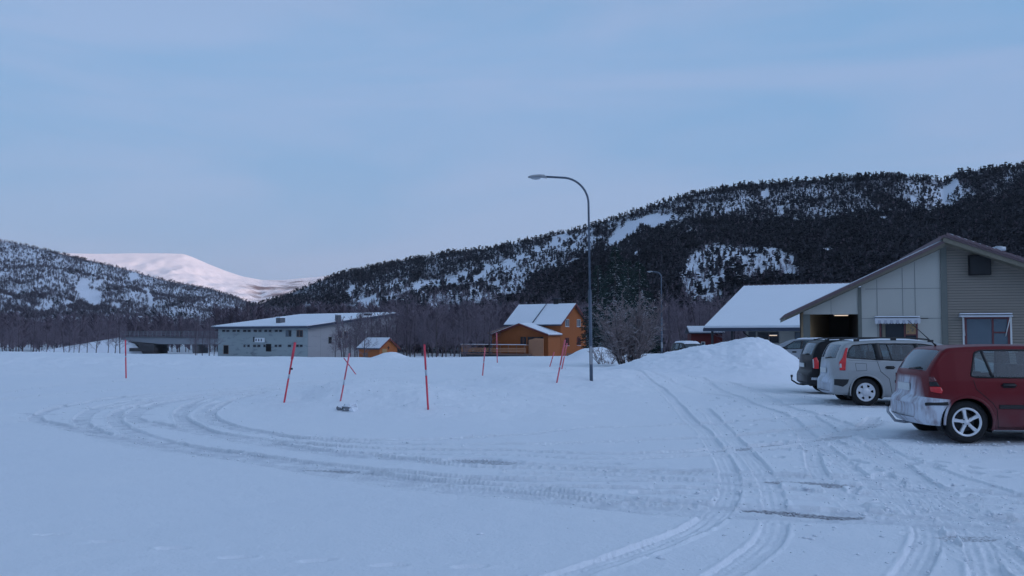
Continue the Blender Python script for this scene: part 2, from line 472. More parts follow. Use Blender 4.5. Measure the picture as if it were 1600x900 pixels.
EDGE = ([-400, 0, 340, 480, 620, 720, 900, 1100, 1700, 2400], [92, 89, 70, 66, 64, 67, 71, 85, 130, 160])
def edge_dist(x, y):
    px = 800 + FPX * x / np.maximum(y, 1e-3)
    px = np.where(y < 1, np.where(x < 0, -400, 2400), px)
    return np.interp(px, *EDGE)
def blob(x, y, cx, cy, rx, ry, h, rot=0.0, p=1.0):
    c, s = math.cos(rot), math.sin(rot)
    u = ((x - cx) * c + (y - cy) * s) / rx; v = (-(x - cx) * s + (y - cy) * c) / ry
    return h * np.exp(-(u * u + v * v) ** p)
def rp(px, py): return G(px, py)
def base_height(x, y):
    d = y - edge_dist(x, y)
    drop = VZ * sstep(0.0, 16.0, d)
    near = 1 - sstep(2, 10, d)
    h = drop + 0.04 * fbm(x / 7, y / 7, 3, 3) * near + 0.6 * fbm(x / 40, y / 40, 9, 3) * (1 - near)
    # traffic island ridge the markers and the lamp stand in
    for (px, py, rx, ry, hh, rot) in [(930, 606, 4.2, 1.9, 0.33, 0.05), (1010, 604, 2.2, 1.6, 0.20, 0), (850, 612, 3.6, 2.0, 0.30, -0.35), (770, 628, 3.0, 2.0, 0.24, -0.45),
                                      (680, 645, 2.6, 1.4, 0.24, -0.3), (610, 640, 2.0, 1.6, 0.22, 0), (540, 634, 1.9, 1.3, 0.34, 0), (610, 625, 1.6, 1.2, 0.20, 0.3),
                                      (460, 625, 1.8, 1.8, 0.18, 0)]:
        cx, cy = rp(px, py); h = h + blob(x, y, cx, cy, rx, ry, hh, rot)
    # ploughed bank along the far left side
    for (px, py, rx, ry, hh) in [(-60, 572, 9, 4, 0.24), (60, 572, 7, 2.6, 0.17), (20, 588, 5, 3, 0.14), (170, 573, 6, 2.2, 0.14), (290, 574, 6, 2, 0.12), (400, 572, 7, 1.8, 0.12), (560, 566, 6, 1.6, 0.15),
                                 (700, 563, 7, 1.8, 0.14), (820, 580, 5, 2.2, 0.15)]:
        cx, cy = rp(px, py); h = h + blob(x, y, cx, cy, rx, ry, hh)
    # crumbly texture on raised snow
    lump = np.clip(h / 0.22, 0, 1) * near
    far = sstep(30, 40, y) * near * 0.5 * sstep(-0.3, 0.3, -x / np.maximum(y, 1) + 0.05)
    h = h + (lump * 0.10 + far * 0.05) * fbm(x / 0.9, y / 0.9, 21, 5, 0.60)
    h = h + (0.012 * fbm(x / 0.6, y / 0.6, 31, 4) + 0.03 * fbm(x / 2.6, y / 2.6, 33, 3)) * near
    return h
H = base_height(GX, GY)
def GT(px, py):
    """first point of the bare terrain seen at photo pixel (px, py)"""
    k = np.geomspace(3, 140, 4000)
    u = 450.0 - py; dy = FPX * CT - u * ST; dz = FPX * ST + u * CT
    x = (px - 800.0) * k / dy; y = k; z = CAMZ + dz * k / dy
    h = base_height(x, y)
    i = int(np.argmax(z < h)) if (z < h).any() else len(k) - 1
    return float(x[i]), float(y[i]), float(h[i])
WEAR = np.zeros_like(H); BARE = np.zeros_like(H)
CUT = np.zeros_like(H)
BERM = np.zeros_like(H)

def sub(x0, x1, y0, y1):
    """index window of the fine grid that covers a small box"""
    cs = [(x0, y0), (x0, y1), (x1, y0), (x1, y1)]
    an = [math.atan2(a, b) for a, b in cs]; ra = [math.hypot(a, b) for a, b in cs]
    i0 = max(0, int((min(an) + 0.64) / 0.00115) - 1); i1 = min(NF, int((max(an) + 0.64) / 0.00115) + 2)
    rmin = min(ra) if not (x0 < 0 < x1) else y0
    j0 = int(np.searchsorted(RAD, rmin)) - 1; j1 = int(np.searchsorted(RAD, max(ra))) + 1
    return slice(i0, i1), slice(max(0, j0), min(len(RAD), j1))
def rut(pts, hw=0.11, depth=0.022, wear=0.35, world=False, tread=0.004, berm=0.010, seed=0):
    if not world: pts = [rp(*p) for p in pts]
    c = catmull(pts, 8)
    s = 0.0
    for p, q in zip(c[:-1], c[1:]):
        L = float(np.hypot(*(q - p)))
        if L < 1e-4: continue
        m = hw + 0.25
        if min(p[1], q[1]) < 3.2: s += L; continue
        si, sj = sub(min(p[0], q[0]) - m, max(p[0], q[0]) + m, max(3, min(p[1], q[1]) - m), max(p[1], q[1]) + m)
        x = GX[si, sj]; y = GY[si, sj]
        if x.size == 0: s += L; continue
        d = (q - p) / L
        t = (x - p[0]) * d[0] + (y - p[1]) * d[1]
        k = np.clip(t, 0, L)
        side = (x - p[0]) * -d[1] + (y - p[1]) * d[0]
        dist = np.hypot(x - p[0] - d[0] * k, y - p[1] - d[1] * k)
        a = s + k
        fade = 0.55 + 0.45 * np.clip(vnoise(a / 1.7 + seed * 3.1, a * 0 + seed, 5) * 1.6, 0, 1)
        prof = 1 - sstep(hw * 0.88, hw * 1.04, dist + 0.012 * (vnoise(x / 0.07, y / 0.07, 41) - .5))
        tr = tread * (np.sin(2 * math.pi * (a + np.abs(side) * 0.8) / 0.085) + .8 * np.cos(2 * math.pi * side / (hw * .62)) + 1.2 * (vnoise(x / .035, y / .035, 43) - .5)) * prof
        depth_ = depth * 1.5; cut = (depth_ * fade * prof - tr * 1.6 * fade)
        CUT[si, sj] = np.where(prof > 0.01, np.maximum(CUT[si, sj], cut), CUT[si, sj])
        BERM[si, sj] = np.maximum(BERM[si, sj], berm * fade * 1.5 * np.exp(-((dist - hw * 1.17) / (hw * 0.2)) ** 2) * (0.25 + 1.1 * vnoise(x / 0.11, y / 0.11, 77)))
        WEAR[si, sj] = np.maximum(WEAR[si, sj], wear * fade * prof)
        s += L
def double_rut(pts, off=0.0, **k):
    rut(pts, **k)
def shifted(pts, dx, dy): return [(a + dx, b + dy) for a, b in pts]

NEAR_TRACKS = [
    [(985, 603), (1030, 615), (1055, 632), (1075, 655), (1100, 675), (1122, 705), (1138, 735), (1140, 770), (1115, 803), (1080, 827), (1012, 855), (940, 880), (860, 906), (760, 935)],
    [(1100, 640), (1140, 680), (1165, 705), (1190, 735), (1205, 765), (1212, 805), (1200, 840), (1165, 872), (1115, 905), (1060, 935)],
    [(1380, 740), (1425, 785), (1445, 815), (1447, 840), (1435, 868), (1410, 903), (1390, 930)],
    [(1430, 760), (1490, 805), (1520, 830), (1535, 860), (1545, 905), (1545, 930)],
]
for i, t in enumerate(NEAR_TRACKS): rut(t, hw=0.115, depth=0.017, wear=0.12, berm=0.011, tread=0.003, seed=i)
LOOPS = [
    [(640, 588), (500, 595), (350, 607), (200, 620), (110, 633), (62, 646), (62, 656), (130, 672), (230, 688), (330, 706), (470, 727), (620, 752), (760, 768), (950, 788), (1100, 797), (1250, 802), (1415, 807), (1600, 820), (1700, 828)],
    [(640, 592), (500, 599), (350, 613), (225, 624), (150, 638), (124, 655), (135, 666), (165, 678), (225, 689), (330, 702), (480, 724), (640, 745), (780, 758), (950, 776), (1150, 788), (1400, 797), (1620, 806)],
    [(640, 594), (520, 602), (400, 611), (280, 622), (205, 636), (178, 650), (195, 668), (260, 688), (350, 703), (500, 722), (700, 742), (900, 750), (1100, 752), (1225, 752), (1300, 757), (1450, 762), (1620, 775)],
    [(700, 596), (560, 605), (400, 615), (300, 623), (225, 636), (205, 648), (220, 658), (275, 668), (350, 679), (425, 691), (500, 701), (600, 711), (725, 721), (875, 727), (1000, 733), (1200, 740), (1400, 748)],
    [(640, 600), (500, 607), (400, 614), (330, 624), (290, 637), (280, 650), (300, 664), (340, 676), (450, 689), (550, 697), (650, 700), (800, 704), (950, 709), (1075, 705), (1150, 698), (1225, 692), (1300, 682), (1350, 667), (1365, 655)],
    [(420, 622), (350, 633), (312, 645), (325, 660), (400, 675), (500, 684), (650, 686), (800, 678), (900, 669), (1050, 665), (1160, 660), (1235, 655), (1300, 648)],
    [(460, 618), (390, 630), (330, 645), (350, 662), (430, 678), (560, 690), (800, 693), (925, 688), (1025, 685), (1150, 680), (1280, 668)],
]
for i, t in enumerate(LOOPS):
    rut(t, hw=0.12, depth=0.022, wear=0.44, berm=0.012, tread=0.0028, seed=10 + i)
    if i < 5:
        jit = 5 + 3 * (i % 3)
        rut([(a + 6 * math.sin(b), b + jit * (0.35 + 0.65 * min(1, max(0, (b - 600) / 120)))) for a, b in t], hw=0.11, depth=0.016, wear=0.30, berm=0.008, seed=30 + i)
MORE = [
    [(1300, 690), (1375, 715), (1440, 750), (1500, 780), (1560, 815), (1640, 860)],
    [(1240, 640), (1330, 668), (1400, 712), (1500, 745), (1640, 790)],
    [(1170, 610), (1220, 632), (1260, 650), (1330, 690), (1460, 770), (1600, 880), (1640, 920)],
    [(1080, 600), (1150, 622), (1190, 640), (1235, 660), (1290, 700), (1380, 770), (1470, 835), (1540, 880), (1600, 930)],
    [(960, 590), (1040, 600), (1110, 607), (1190, 612), (1260, 625), (1320, 640)],
    [(950, 597), (1060, 611), (1160, 628), (1230, 655), (1262, 690), (1280, 740), (1350, 800)],
    [(700, 575), (800, 577), (900, 583), (1000, 590), (1100, 600), (1200, 615), (1290, 628)],
    [(560, 580), (680, 576), (790, 572), (870, 573), (960, 582), (1060, 594), (1180, 600)],
    [(0, 612), (150, 598), (330, 590), (520, 583), (700, 570), (830, 563)],
    [(0, 625), (120, 612), (330, 599), (520, 590), (660, 580), (800, 575)],
    [(1000, 770), (1200, 775), (1400, 782), (1620, 795)],
    [(800, 738), (1000, 745), (1200, 762), (1400, 775), (1620, 786)],
    [(1360, 690), (1420, 735), (1520, 800), (1620, 850)],
]
for i, t in enumerate(MORE): rut(t, hw=0.105, depth=0.015, wear=0.16, berm=0.010, tread=0.003, seed=50 + i)

def dent(px, py, rx, ry, d, wear=0.3, rot=0.0, bare=0.0, world=False):
    cx, cy = (px, py) if world else rp(px, py)
    m = max(rx, ry) * 1.9
    si, sj = sub(cx - m, cx + m, cy - m, cy + m)
    x = GX[si, sj]; y = GY[si, sj]
    c, s = math.cos(rot), math.sin(rot)
    u = ((x - cx) * c + (y - cy) * s) / rx; v = (-(x - cx) * s + (y - cy) * c) / ry
    q = np.sqrt(u * u + v * v) + 0.25 * (vnoise(x / 0.06, y / 0.06, 3) - 0.5)
    prof = 1 - sstep(0.65, 1.1, q)
    CUT[si, sj] = np.maximum(CUT[si, sj], d * prof)
    BERM[si, sj] = np.maximum(BERM[si, sj], 0.25 * d * np.exp(-((q - 1.25) / 0.2) ** 2))
    WEAR[si, sj] = np.maximum(WEAR[si, sj], wear * prof)
    if bare: BARE[si, sj] = np.maximum(BARE[si, sj], bare * prof)
for (px, py) in [(80, 836), (167, 847), (270, 857), (370, 870), (492, 875), (607, 881), (735, 883)]:
    dent(px, py, 0.13, 0.055, 0.022, 0.15, 0.15)
random.seed(4)
def foot_chain(a, b, n, side=0.13):
    a = np.array(rp(*a)); b = np.array(rp(*b))
    d = (b - a) / np.hypot(*(b - a)); nn = np.array([-d[1], d[0]])
    for i in range(n):
        p = a + (b - a) * i / (n - 1) + nn * (side if i % 2 else -side) * random.uniform(0.7, 1.4) + d * random.uniform(-.1, .1)
        dent(p[0], p[1], 0.15, 0.062, 0.032, 0.28, math.atan2(d[1], d[0]) + random.uniform(-.25, .25), world=True)
foot_chain((1240, 690), (1520, 800), 15)
foot_chain((1250, 680), (1600, 850), 18)
foot_chain((1120, 628), (1290, 760), 16)
foot_chain((1130, 625), (1215, 660), 9)
foot_chain((1330, 660), (1370, 790), 10)
foot_chain((1330, 780), (1560, 805), 9)
foot_chain((1395, 715), (1600, 745), 10)
random.seed(5)
for i in range(90):                                     # trampled patches near the parked cars
    px = random.uniform(1120, 1600); py = random.uniform(630, 850)
    if py - 630 > (px - 1120) * 0.55 + 30: continue
    dent(px, py, random.uniform(.05, .16), random.uniform(.04, .09), random.uniform(.010, .024), 0.22, random.uniform(-.9, .9))
# asphalt showing through in the ruts
for (pts, hw, b) in [([(1222, 750), (1260, 753), (1305, 757)], 0.075, .55), ([(1180, 790), (1240, 795), (1312, 800)], 0.085, .62), ([(1140, 700), (1180, 697), (1225, 692)], 0.045, .5), ([(1285, 687), (1320, 680)], .035, .44),
                     ([(725, 716), (790, 721)], 0.10, .50), ([(755, 748), (845, 751)], 0.10, .58), ([(500, 728), (545, 731)], .08, .5), ([(1345, 672), (1365, 662)], .05, .42),
                     ([(1500, 828), (1516, 834)], .035, .46), ([(930, 722), (960, 724)], .05, .45)]:
    c = catmull([rp(*p) for p in pts], 12)
    for p in c: dent(p[0], p[1], 0.28, hw, 0.03, 0.5, 0, bare=b, world=True)
# worn arcs at the turn
random.seed(9)
for t in LOOPS[:5]:
    for (px, py) in t:
        if px < 260: dent(px, py, 0.55, 0.10, 0.028, 0.75, random.uniform(-.3, .3))
# snow scraped and packed under and behind the parked cars
for (px, py, rx, ry, b) in [(1420, 684, .8, .22, .34), (1560, 690, 1.6, .7, .42), (1470, 684, 0.7, .5, .42), (1250, 632, .9, .3, .28), (1400, 634, 1.8, 1.2, .42), (1290, 612, 1.2, .9, .35)]:
    dent(px, py, rx, ry, 0.02, 0.5, 0.1, bare=b)
H = H - CUT + BERM * (CUT < 0.004)
nA, nR = AA.shape
idx = np.arange(nA * nR).reshape(nA, nR)
i2 = np.roll(idx, -1, axis=0)
F = np.stack([idx[:, :-1], idx[:, 1:], i2[:, 1:], i2[:, :-1]], axis=-1).reshape(-1, 4)
me = np_mesh('ground', np.stack([GX, GY, H], axis=-1).reshape(-1, 3), F, smooth=True)
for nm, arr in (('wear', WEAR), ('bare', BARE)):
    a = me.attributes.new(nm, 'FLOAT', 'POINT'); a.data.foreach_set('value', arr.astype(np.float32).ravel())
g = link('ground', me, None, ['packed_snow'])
tag(g, kind='structure')
def gz(x, y): return float(base_height(np.array([float(x)]), np.array([float(y)]))[0])

# ------------------------------------------------------------------ HAZE
hm = bpy.data.materials.new('haze'); hm.use_nodes = True
hn = hm.node_tree; hn.nodes.clear()
pv = hn.nodes.new('ShaderNodeVolumePrincipled'); ho = hn.nodes.new('ShaderNodeOutputMaterial')
pv.inputs['Color'].default_value = (.86, .90, 1, 1); pv.inputs['Density'].default_value = HAZE_DENSITY
hn.links.new(pv.outputs[0], ho.inputs['Volume']); MATS['haze'] = hm
# ------------------------------------------------------------------ HILLS
def in_poly(px, py, poly):
    inside = np.zeros(px.shape, bool); n = len(poly)
    for i in range(n):
        x0, y0 = poly[i]; x1, y1 = poly[(i + 1) % n]
        c = ((y0 > py) != (y1 > py)) & (px < (x1 - x0) * (py - y0) / (y1 - y0 + 1e-9) + x0)
        inside ^= c
    return inside
class Hill:
    def __init__(s, prof, yr, yf, foot, amp, seed, tree_px):
        s.prof = np.array(prof, float); s.prof[:, 1] += tree_px
        s.yr = np.array(yr, float); s.yf = np.array(yf, float); s.foot = foot; s.amp = amp; s.seed = seed
    def at(s, px, t):
        """px: bearing as a photo column; t: 0 at the foot, 1 at the crest -> world"""
        Yr = np.interp(px, s.yr[:, 0], s.yr[:, 1]); Yf = np.interp(px, s.yf[:, 0], s.yf[:, 1])
        pr = np.interp(px, s.prof[:, 0], s.prof[:, 1])
        tc = np.clip(t, 0, 1)
        Y = Yf + (Yr - Yf) * t
        a = (px - 800) / (FPX * CT)
        el0 = (HOR - s.foot) / FPX; el1 = (HOR - pr) / FPX
        el = el0 + (el1 - el0) * tc
        k = fbm(a * Yr / 90, t * (Yr - Yf) / 150, s.seed, 4)
        mask = np.sin(np.pi * tc) ** 0.7
        z = CAMZ + Y * el + s.amp * k * mask - (t > 1) * (t - 1) * (Yr - Yf) * 0.45
        return a * Y, Y, z
    def pix(s, px, t):
        pr = np.interp(px, s.prof[:, 0], s.prof[:, 1])
        return s.foot + (pr - s.foot) * t
    def mesh(s, name, nu, nt, mname, vegf, x0, x1, tmax=1.35):
        px = np.linspace(x0, x1, nu); t = np.linspace(-0.02, tmax, nt)
        PX, T = np.meshgrid(px, t, indexing='ij')
        x, y, z = s.at(PX, T)
        idx = np.arange(nu * nt).reshape(nu, nt)
        F = np.stack([idx[:-1, :-1], idx[1:, :-1], idx[1:, 1:], idx[:-1, 1:]], axis=-1).reshape(-1, 4)
        me = np_mesh(name, np.stack([x, y, z], -1).reshape(-1, 3), F, smooth=True)
        a = me.attributes.new('veg', 'FLOAT', 'POINT')
        a.data.foreach_set('value', vegf(PX, s.pix(PX, T)).astype(np.float32).ravel())
        o = link(name, me, None, [mname])
        return tag(o, kind='structure')

right = Hill([(300, 492), (380, 476), (440, 456), (480, 441), (530, 420), (600, 405), (700, 388), (760, 382), (830, 367), (900, 352), (960, 334), (1050, 304), (1100, 292), (1150, 282), (1250, 275), (1380, 265), (1450, 268), (1478, 275), (1500, 262), (1600, 250), (1750, 235), (2100, 215), (2500, 260)],
             [(300, 1500), (440, 1400), (700, 1200), (1000, 1000), (1600, 880), (2500, 800)], [(300, 520), (440, 430), (800, 300), (1100, 240), (1600, 190), (2500, 180)], 540, 9, 40, 7)
PATCH = [[(943, 380), (960, 362), (985, 345), (1010, 340), (1030, 334), (1062, 336), (1048, 352), (1022, 360), (1005, 352), (985, 368), (955, 386)],
         [(783, 418), (800, 400), (835, 388), (870, 368), (905, 362), (895, 375), (850, 393), (820, 410), (795, 420)],
         [(690, 440), (715, 428), (760, 414), (772, 420), (762, 432), (720, 452), (700, 456)],
         [(630, 462), (650, 445), (690, 432), (700, 440), (660, 462)],
         [(555, 478), (560, 468), (588, 464), (590, 474), (575, 480)], [(540, 455), (552, 446), (558, 452), (545, 462)],
         [(1466, 312), (1478, 290), (1495, 279), (1504, 282), (1490, 300), (1476, 314)],
         [(1284, 395), (1305, 388), (1310, 400), (1290, 408)], [(990, 398), (1006, 388), (1000, 410), (990, 412)], [(878, 415), (905, 402), (908, 408), (885, 420)],
         [(1377, 340), (1390, 337), (1392, 344), (1380, 346)], [(1190, 298), (1200, 290), (1204, 305), (1196, 312)]]
SPARSE = [([(1060, 470), (1065, 405), (1100, 392), (1150, 385), (1200, 395), (1255, 415), (1258, 440), (1150, 448), (1100, 470)], 0.12),
          ([(1235, 400), (1255, 385), (1300, 380), (1330, 395), (1300, 410)], 0.4),
          ([(600, 480), (650, 440), (780, 405), (840, 430), (820, 480), (700, 485)], 0.28),
          ([(530, 485), (545, 455), (640, 430), (640, 480)], 0.35),
          ([(780, 425), (860, 372), (930, 350), (930, 390), (860, 430)], 0.4),
          ([(940, 335), (1050, 308), (1180, 300), (1180, 330), (1060, 345), (960, 390)], 0.6),
          ([(1400, 300), (1420, 272), (1478, 280), (1500, 275), (1490, 310), (1440, 330)], 0.45),
          ([(1100, 330), (1220, 290), (1330, 285), (1390, 330), (1340, 350), (1150, 345)], 0.66)]
DENSE = [[(1180, 345), (1400, 335), (1600, 300), (1800, 260), (1800, 480), (1260, 470), (1255, 400), (1100, 380), (1060, 380)], [(820, 470), (830, 430), (940, 400), (1060, 400), (1060, 480), (820, 480)]]
def r_density(px, py):
    n = fbm(px / 26, py / 12, 60, 4)
    d = 0.80 + 0.55 * n
    n2 = fbm(px / 7, py / 5, 66, 3)
    for poly, k in SPARSE: d = np.where(in_poly(px + 22 * n + 10 * n2, py + 12 * n + 6 * n2, poly), np.clip(d * k + .45 * n2 * (k < .5), 0.02, 2), d)
    for poly in DENSE: d = np.where(in_poly(px + 12 * n, py + 6 * n, poly), np.maximum(d, 1.05), d)
    for k_, poly in enumerate(PATCH): d = np.where(in_poly(px + 6 * n + 4 * n2, py + 4 * n + 3 * n2, poly), np.where((n2 + .6 * n > -.22) | (k_ not in (1, 2, 3)), 0.0, .85), d)
    return np.clip(d, 0, 1.2)
def r_veg(px, py):
    d = r_density(px, py)
    v = 0.34 + 0.46 * np.clip(d, 0, 1)
    v = np.where(d < 0.01, -0.15, v)
    return v + 0.25 * np.clip((py - 455) / 50, 0, 1)
right.mesh('forested_hill', 700, 260, 'forest_floor', r_veg, 300, 2500)

left = Hill([(-900, 330), (-400, 335), (-150, 345), (0, 373), (60, 386), (130, 403), (200, 420), (260, 437), (330, 450), (370, 463), (400, 474), (430, 490), (480, 505), (560, 515)],
            [(-900, 1700), (560, 2100)], [(-900, 420), (0, 480), (560, 900)], 535, 14, 80, 2)
LPATCH = [[(114, 448), (125, 440), (136, 440), (138, 452), (160, 455), (158, 470), (150, 478), (140, 465), (125, 460)], [(225, 450), (232, 448), (240, 475), (235, 480)], [(66, 440), (82, 438), (84, 446), (72, 446)],
          [(52, 487), (75, 480), (78, 488), (60, 492)], [(95, 475), (110, 472), (111, 481), (98, 482)], [(200, 428), (212, 425), (216, 436), (204, 440)], [(175, 470), (190, 472), (184, 484)]]
def l_density(px, py):
    n = fbm(px / 30, py / 14, 90, 4)
    d = 0.62 + 0.6 * n
    for poly in LPATCH: d = np.where(in_poly(px + 3 * n, py + 3 * n, poly), 0.0, d)
    return np.clip(d, 0, 1.2)
def l_veg(px, py):
    d = l_density(px, py)
    v = 0.22 + 0.30 * np.clip(d, 0, 1)
    crest = np.interp(px, left.prof[:, 0], left.prof[:, 1])
    v = v + 0.28 * np.clip(1 - (py - crest) / 10, 0, 1)
    v = np.where(d < 0.01, -0.15, v)
    return v + 0.25 * np.clip((py - 480) / 40, 0, 1)
left.mesh('birch_hill', 420, 220, 'left_hill_floor', l_veg, -900, 560)

fell = Hill([(-300, 400), (80, 394), (110, 395), (150, 396), (200, 395), (250, 395), (285, 396), (300, 401), (325, 412), (350, 422), (380, 432), (410, 437), (440, 437), (485, 433), (560, 425), (700, 420), (900, 440)],
            [(-300, 6600), (900, 6600)], [(-300, 3800), (900, 3800)], 500, 26, 120, 0)
def f_veg(px, py):
    low = sstep(424, 450, py + 14 * fbm(px / 40, py / 6, 121, 3)) * sstep(300, 400, px)
    return 0.22 + 0.36 * low
fell.mesh('snowy_fell', 300, 160, 'fell_snow', f_veg, -300, 900)

# unseen ridge added behind the photographer to keep the low sun off the valley
nb = 140; nt_ = 14
PHI = np.linspace(R(70), R(290), nb)
TT = np.linspace(0, 2, nt_)
A_, T_ = np.meshgrid(PHI, TT, indexing='ij')
D_ = 1200 + 700 * T_
hh = (1 - np.abs(T_ - 1)) * 620 * (0.93 + 0.10 * fbm(A_ * 9, T_ * 2, 300, 4)) * (sstep(R(70), R(88), A_) * (1 - sstep(R(272), R(290), A_)))
idx = np.arange(nb * nt_).reshape(nb, nt_)
F = np.stack([idx[:-1, :-1], idx[1:, :-1], idx[1:, 1:], idx[:-1, 1:]], -1).reshape(-1, 4)
me = np_mesh('unseen_shade_ridge', np.stack([D_ * np.sin(A_), D_ * np.cos(A_), hh - 8], -1).reshape(-1, 3), F, smooth=True)
a = me.attributes.new('veg', 'FLOAT', 'POINT'); a.data.foreach_set('value', np.full(nb * nt_, 0.3, dtype=np.float32))
tag(link('unseen_shade_ridge', me, None, ['forest_floor']), kind='structure')

hzb = MB().box(-9000, 9000, -2500, 9000, -60, 700, 'haze').build('haze'); hzb['kind'] = 'stuff'; hzb['label'] = 'thin pale winter haze over the whole valley'
# ------------------------------------------------------------------ WOODS AS STUFF
def jag_cone(n, z0, z1, r0, rs, seed):
    rr = np.random.default_rng(seed)
    V = [(0, 0, z1)]; Fs = []
    for k in range(n):
        t = 2 * math.pi * k / n + rr.uniform(-.3, .3); r = r0 * rr.uniform(1 - rs, 1 + rs)
        V.append((r * math.cos(t), r * math.sin(t), z0 + rr.uniform(-.03, .05)))
    for k in range(n): Fs.append((0, 1 + k, 1 + (k + 1) % n))
    return V, Fs
def low_spruce(seed):
    V = []; F = []
    rr = np.random.default_rng(seed)
    L = 5
    for i in range(L):
        z0 = 0.06 + 0.80 * i / L; z1 = min(1.0, z0 + 0.42 - 0.03 * i); r = 0.20 * (1 - i / (L + 0.6)) * rr.uniform(.8, 1.15)
        v, f = jag_cone(7, z0, z1, r, 0.35, seed * 10 + i); k = len(V)
        V += v; F += [tuple(a + k for a in q) for q in f]
    return np.array(V), np.array(F)
def low_pine(seed):
    """bare lower stem, ragged clumps above"""
    rr = np.random.default_rng(seed)
    V = [(-.018, 0, 0), (.018, 0, 0), (0, .018, 0), (0, 0, .8)]; F = [(0, 1, 3), (1, 2, 3), (2, 0, 3)]
    for i in range(9):
        z = rr.uniform(0.38, 0.95); rad = 0.24 * (1.25 - z) * rr.uniform(.3, 1.0); t = rr.uniform(0, 6.28)
        c = np.array([rad * math.cos(t), rad * math.sin(t), z]); s = rr.uniform(.07, .15)
        pts = c + rr.normal(size=(6, 3)) * s * np.array([1, 1, .55])
        k = len(V); V += [tuple(p) for p in pts]
        F += [(k + a, k + b, k + d) for a, b, d in ((0, 1, 2), (2, 3, 4), (4, 5, 0), (1, 3, 5), (0, 2, 4), (1, 4, 5))]
    return np.array(V), np.array(F)
def low_birch(seed, n=34):
    """slim stem and a fan of upswept twigs"""
    rr = np.random.default_rng(seed)
    V = [(-.012, 0, 0), (.012, 0, 0), (0, .012, 0), (0, 0, .95)]; F = [(0, 1, 3), (1, 2, 3), (2, 0, 3)]
    for i in range(n):
        z = rr.uniform(.15, .85); t = rr.uniform(0, 6.28); L = (1.05 - z) * rr.uniform(.3, .55); up = rr.uniform(.5, 1.2)
        p = np.array([0, 0, z]); q = p + L * np.array([math.cos(t) * .8, math.sin(t) * .8, up])
        q[2] = min(q[2], 1.02)
        w_ = .011 + .008 * rr.random()
        s = np.array([-math.sin(t), math.cos(t), 0.4]) * w_
        k = len(V); V += [tuple(p + s), tuple(p - s), tuple(q)]; F.append((k, k + 1, k + 2))
        m_ = p + (q - p) * .5; q2 = m_ + L * .45 * np.array([math.cos(t + 1), math.sin(t + 1), .6])
        k = len(V); V += [tuple(m_ + s * .7), tuple(m_ - s * .7), tuple(q2)]; F.append((k, k + 1, k + 2))
    return np.array(V), np.array(F)
def scatter(name, protos, pos, hgt, matname, label, rseed=1, fat=1.0):
    rr = np.random.default_rng(rseed)
    n = len(pos); which = rr.integers(0, len(protos), n); rot = rr.uniform(0, 6.28, n)
    lean = rr.normal(0, 0.03, (n, 2))
    Vs = []; Fs = []; off = 0
    for k, (V, F) in enumerate(protos):
        s = np.where(which == k)[0]
        if len(s) == 0: continue
        c = np.cos(rot[s])[:, None]; sn = np.sin(rot[s])[:, None]; h = hgt[s][:, None]
        f = fat * rr.uniform(.8, 1.25, len(s))[:, None]
        x = (V[None, :, 0] * c - V[None, :, 1] * sn) * h * f + V[None, :, 2] * h * lean[s][:, :1]
        y = (V[None, :, 0] * sn + V[None, :, 1] * c) * h * f + V[None, :, 2] * h * lean[s][:, 1:]
        z = V[None, :, 2] * h
        P3 = np.stack([x + pos[s][:, 0:1], y + pos[s][:, 1:2], z + pos[s][:, 2:3]], -1)
        Vs.append(P3.reshape(-1, 3))
        Fs.append((F[None] + (np.arange(len(s)) * len(V))[:, None, None] + off).reshape(-1, 3)); off += len(s) * len(V)
    me = np_mesh(name, np.concatenate(Vs), np.concatenate(Fs))
    o = link(name, me, None, [matname])
    return tag(o, label, 'wood', kind='stuff')
def hill_points(hill, n, dens, x0, x1, seed, t0=0.0, t1=1.0, tpow=1.0):
    rr = np.random.default_rng(seed)
    px = rr.uniform(x0, x1, n); t = t0 + (t1 - t0) * rr.uniform(0, 1, n) ** tpow
    py = hill.pix(px, t)
    keep = rr.uniform(0, 1, n) < dens(px, py)
    px = px[keep]; t = t[keep]
    x, y, z = hill.at(px, t)
    return np.stack([x, y, z], -1), px, t
SPR = [low_spruce(i) for i in range(4)]; PIN = [low_pine(i) for i in range(5)]; BIR = [low_birch(i) for i in range(5)]
def dens_con(px, py):
    return r_density(px, py) * (1 - 0.93 * sstep(455, 492, py + 10 * fbm(px / 40, py / 20, 7, 2)) * (px < 1230)) 
pts, px, t = hill_points(right, 105000, dens_con, 330, 1900, 11, 0.0, 1.0, 0.9)
hg = rng.uniform(3.0, 7.6, len(pts)) * (1.15 - 0.45 * t)
crest = (t > 0.965)
hg = np.where(crest, rng.uniform(2.5, 7.0, len(pts)), hg)
scatter('conifer_wood', PIN[:4] + SPR[:3], pts - np.array([0, 0, .5]), hg, 'conifer', 'dark pine and spruce wood covering the high hill on the right', 2, 1.15)
def dens_bir(px, py): return np.clip(0.30 + 0.5 * r_density(px, py), 0, 1) * (r_density(px, py) > 0.015) * (0.45 + 0.55 * sstep(400, 470, py))
pts, px, t = hill_points(right, 30000, dens_bir, 330, 1700, 12, 0.0, 1.0, 1.3)
scatter('birch_wood', BIR, pts - np.array([0, 0, .4]), rng.uniform(3.5, 7.5, len(pts)) * (1.15 - .45 * t), 'birch_twigs', 'bare grey brown birch wood at the foot of the forested hill', 3, 1.2)
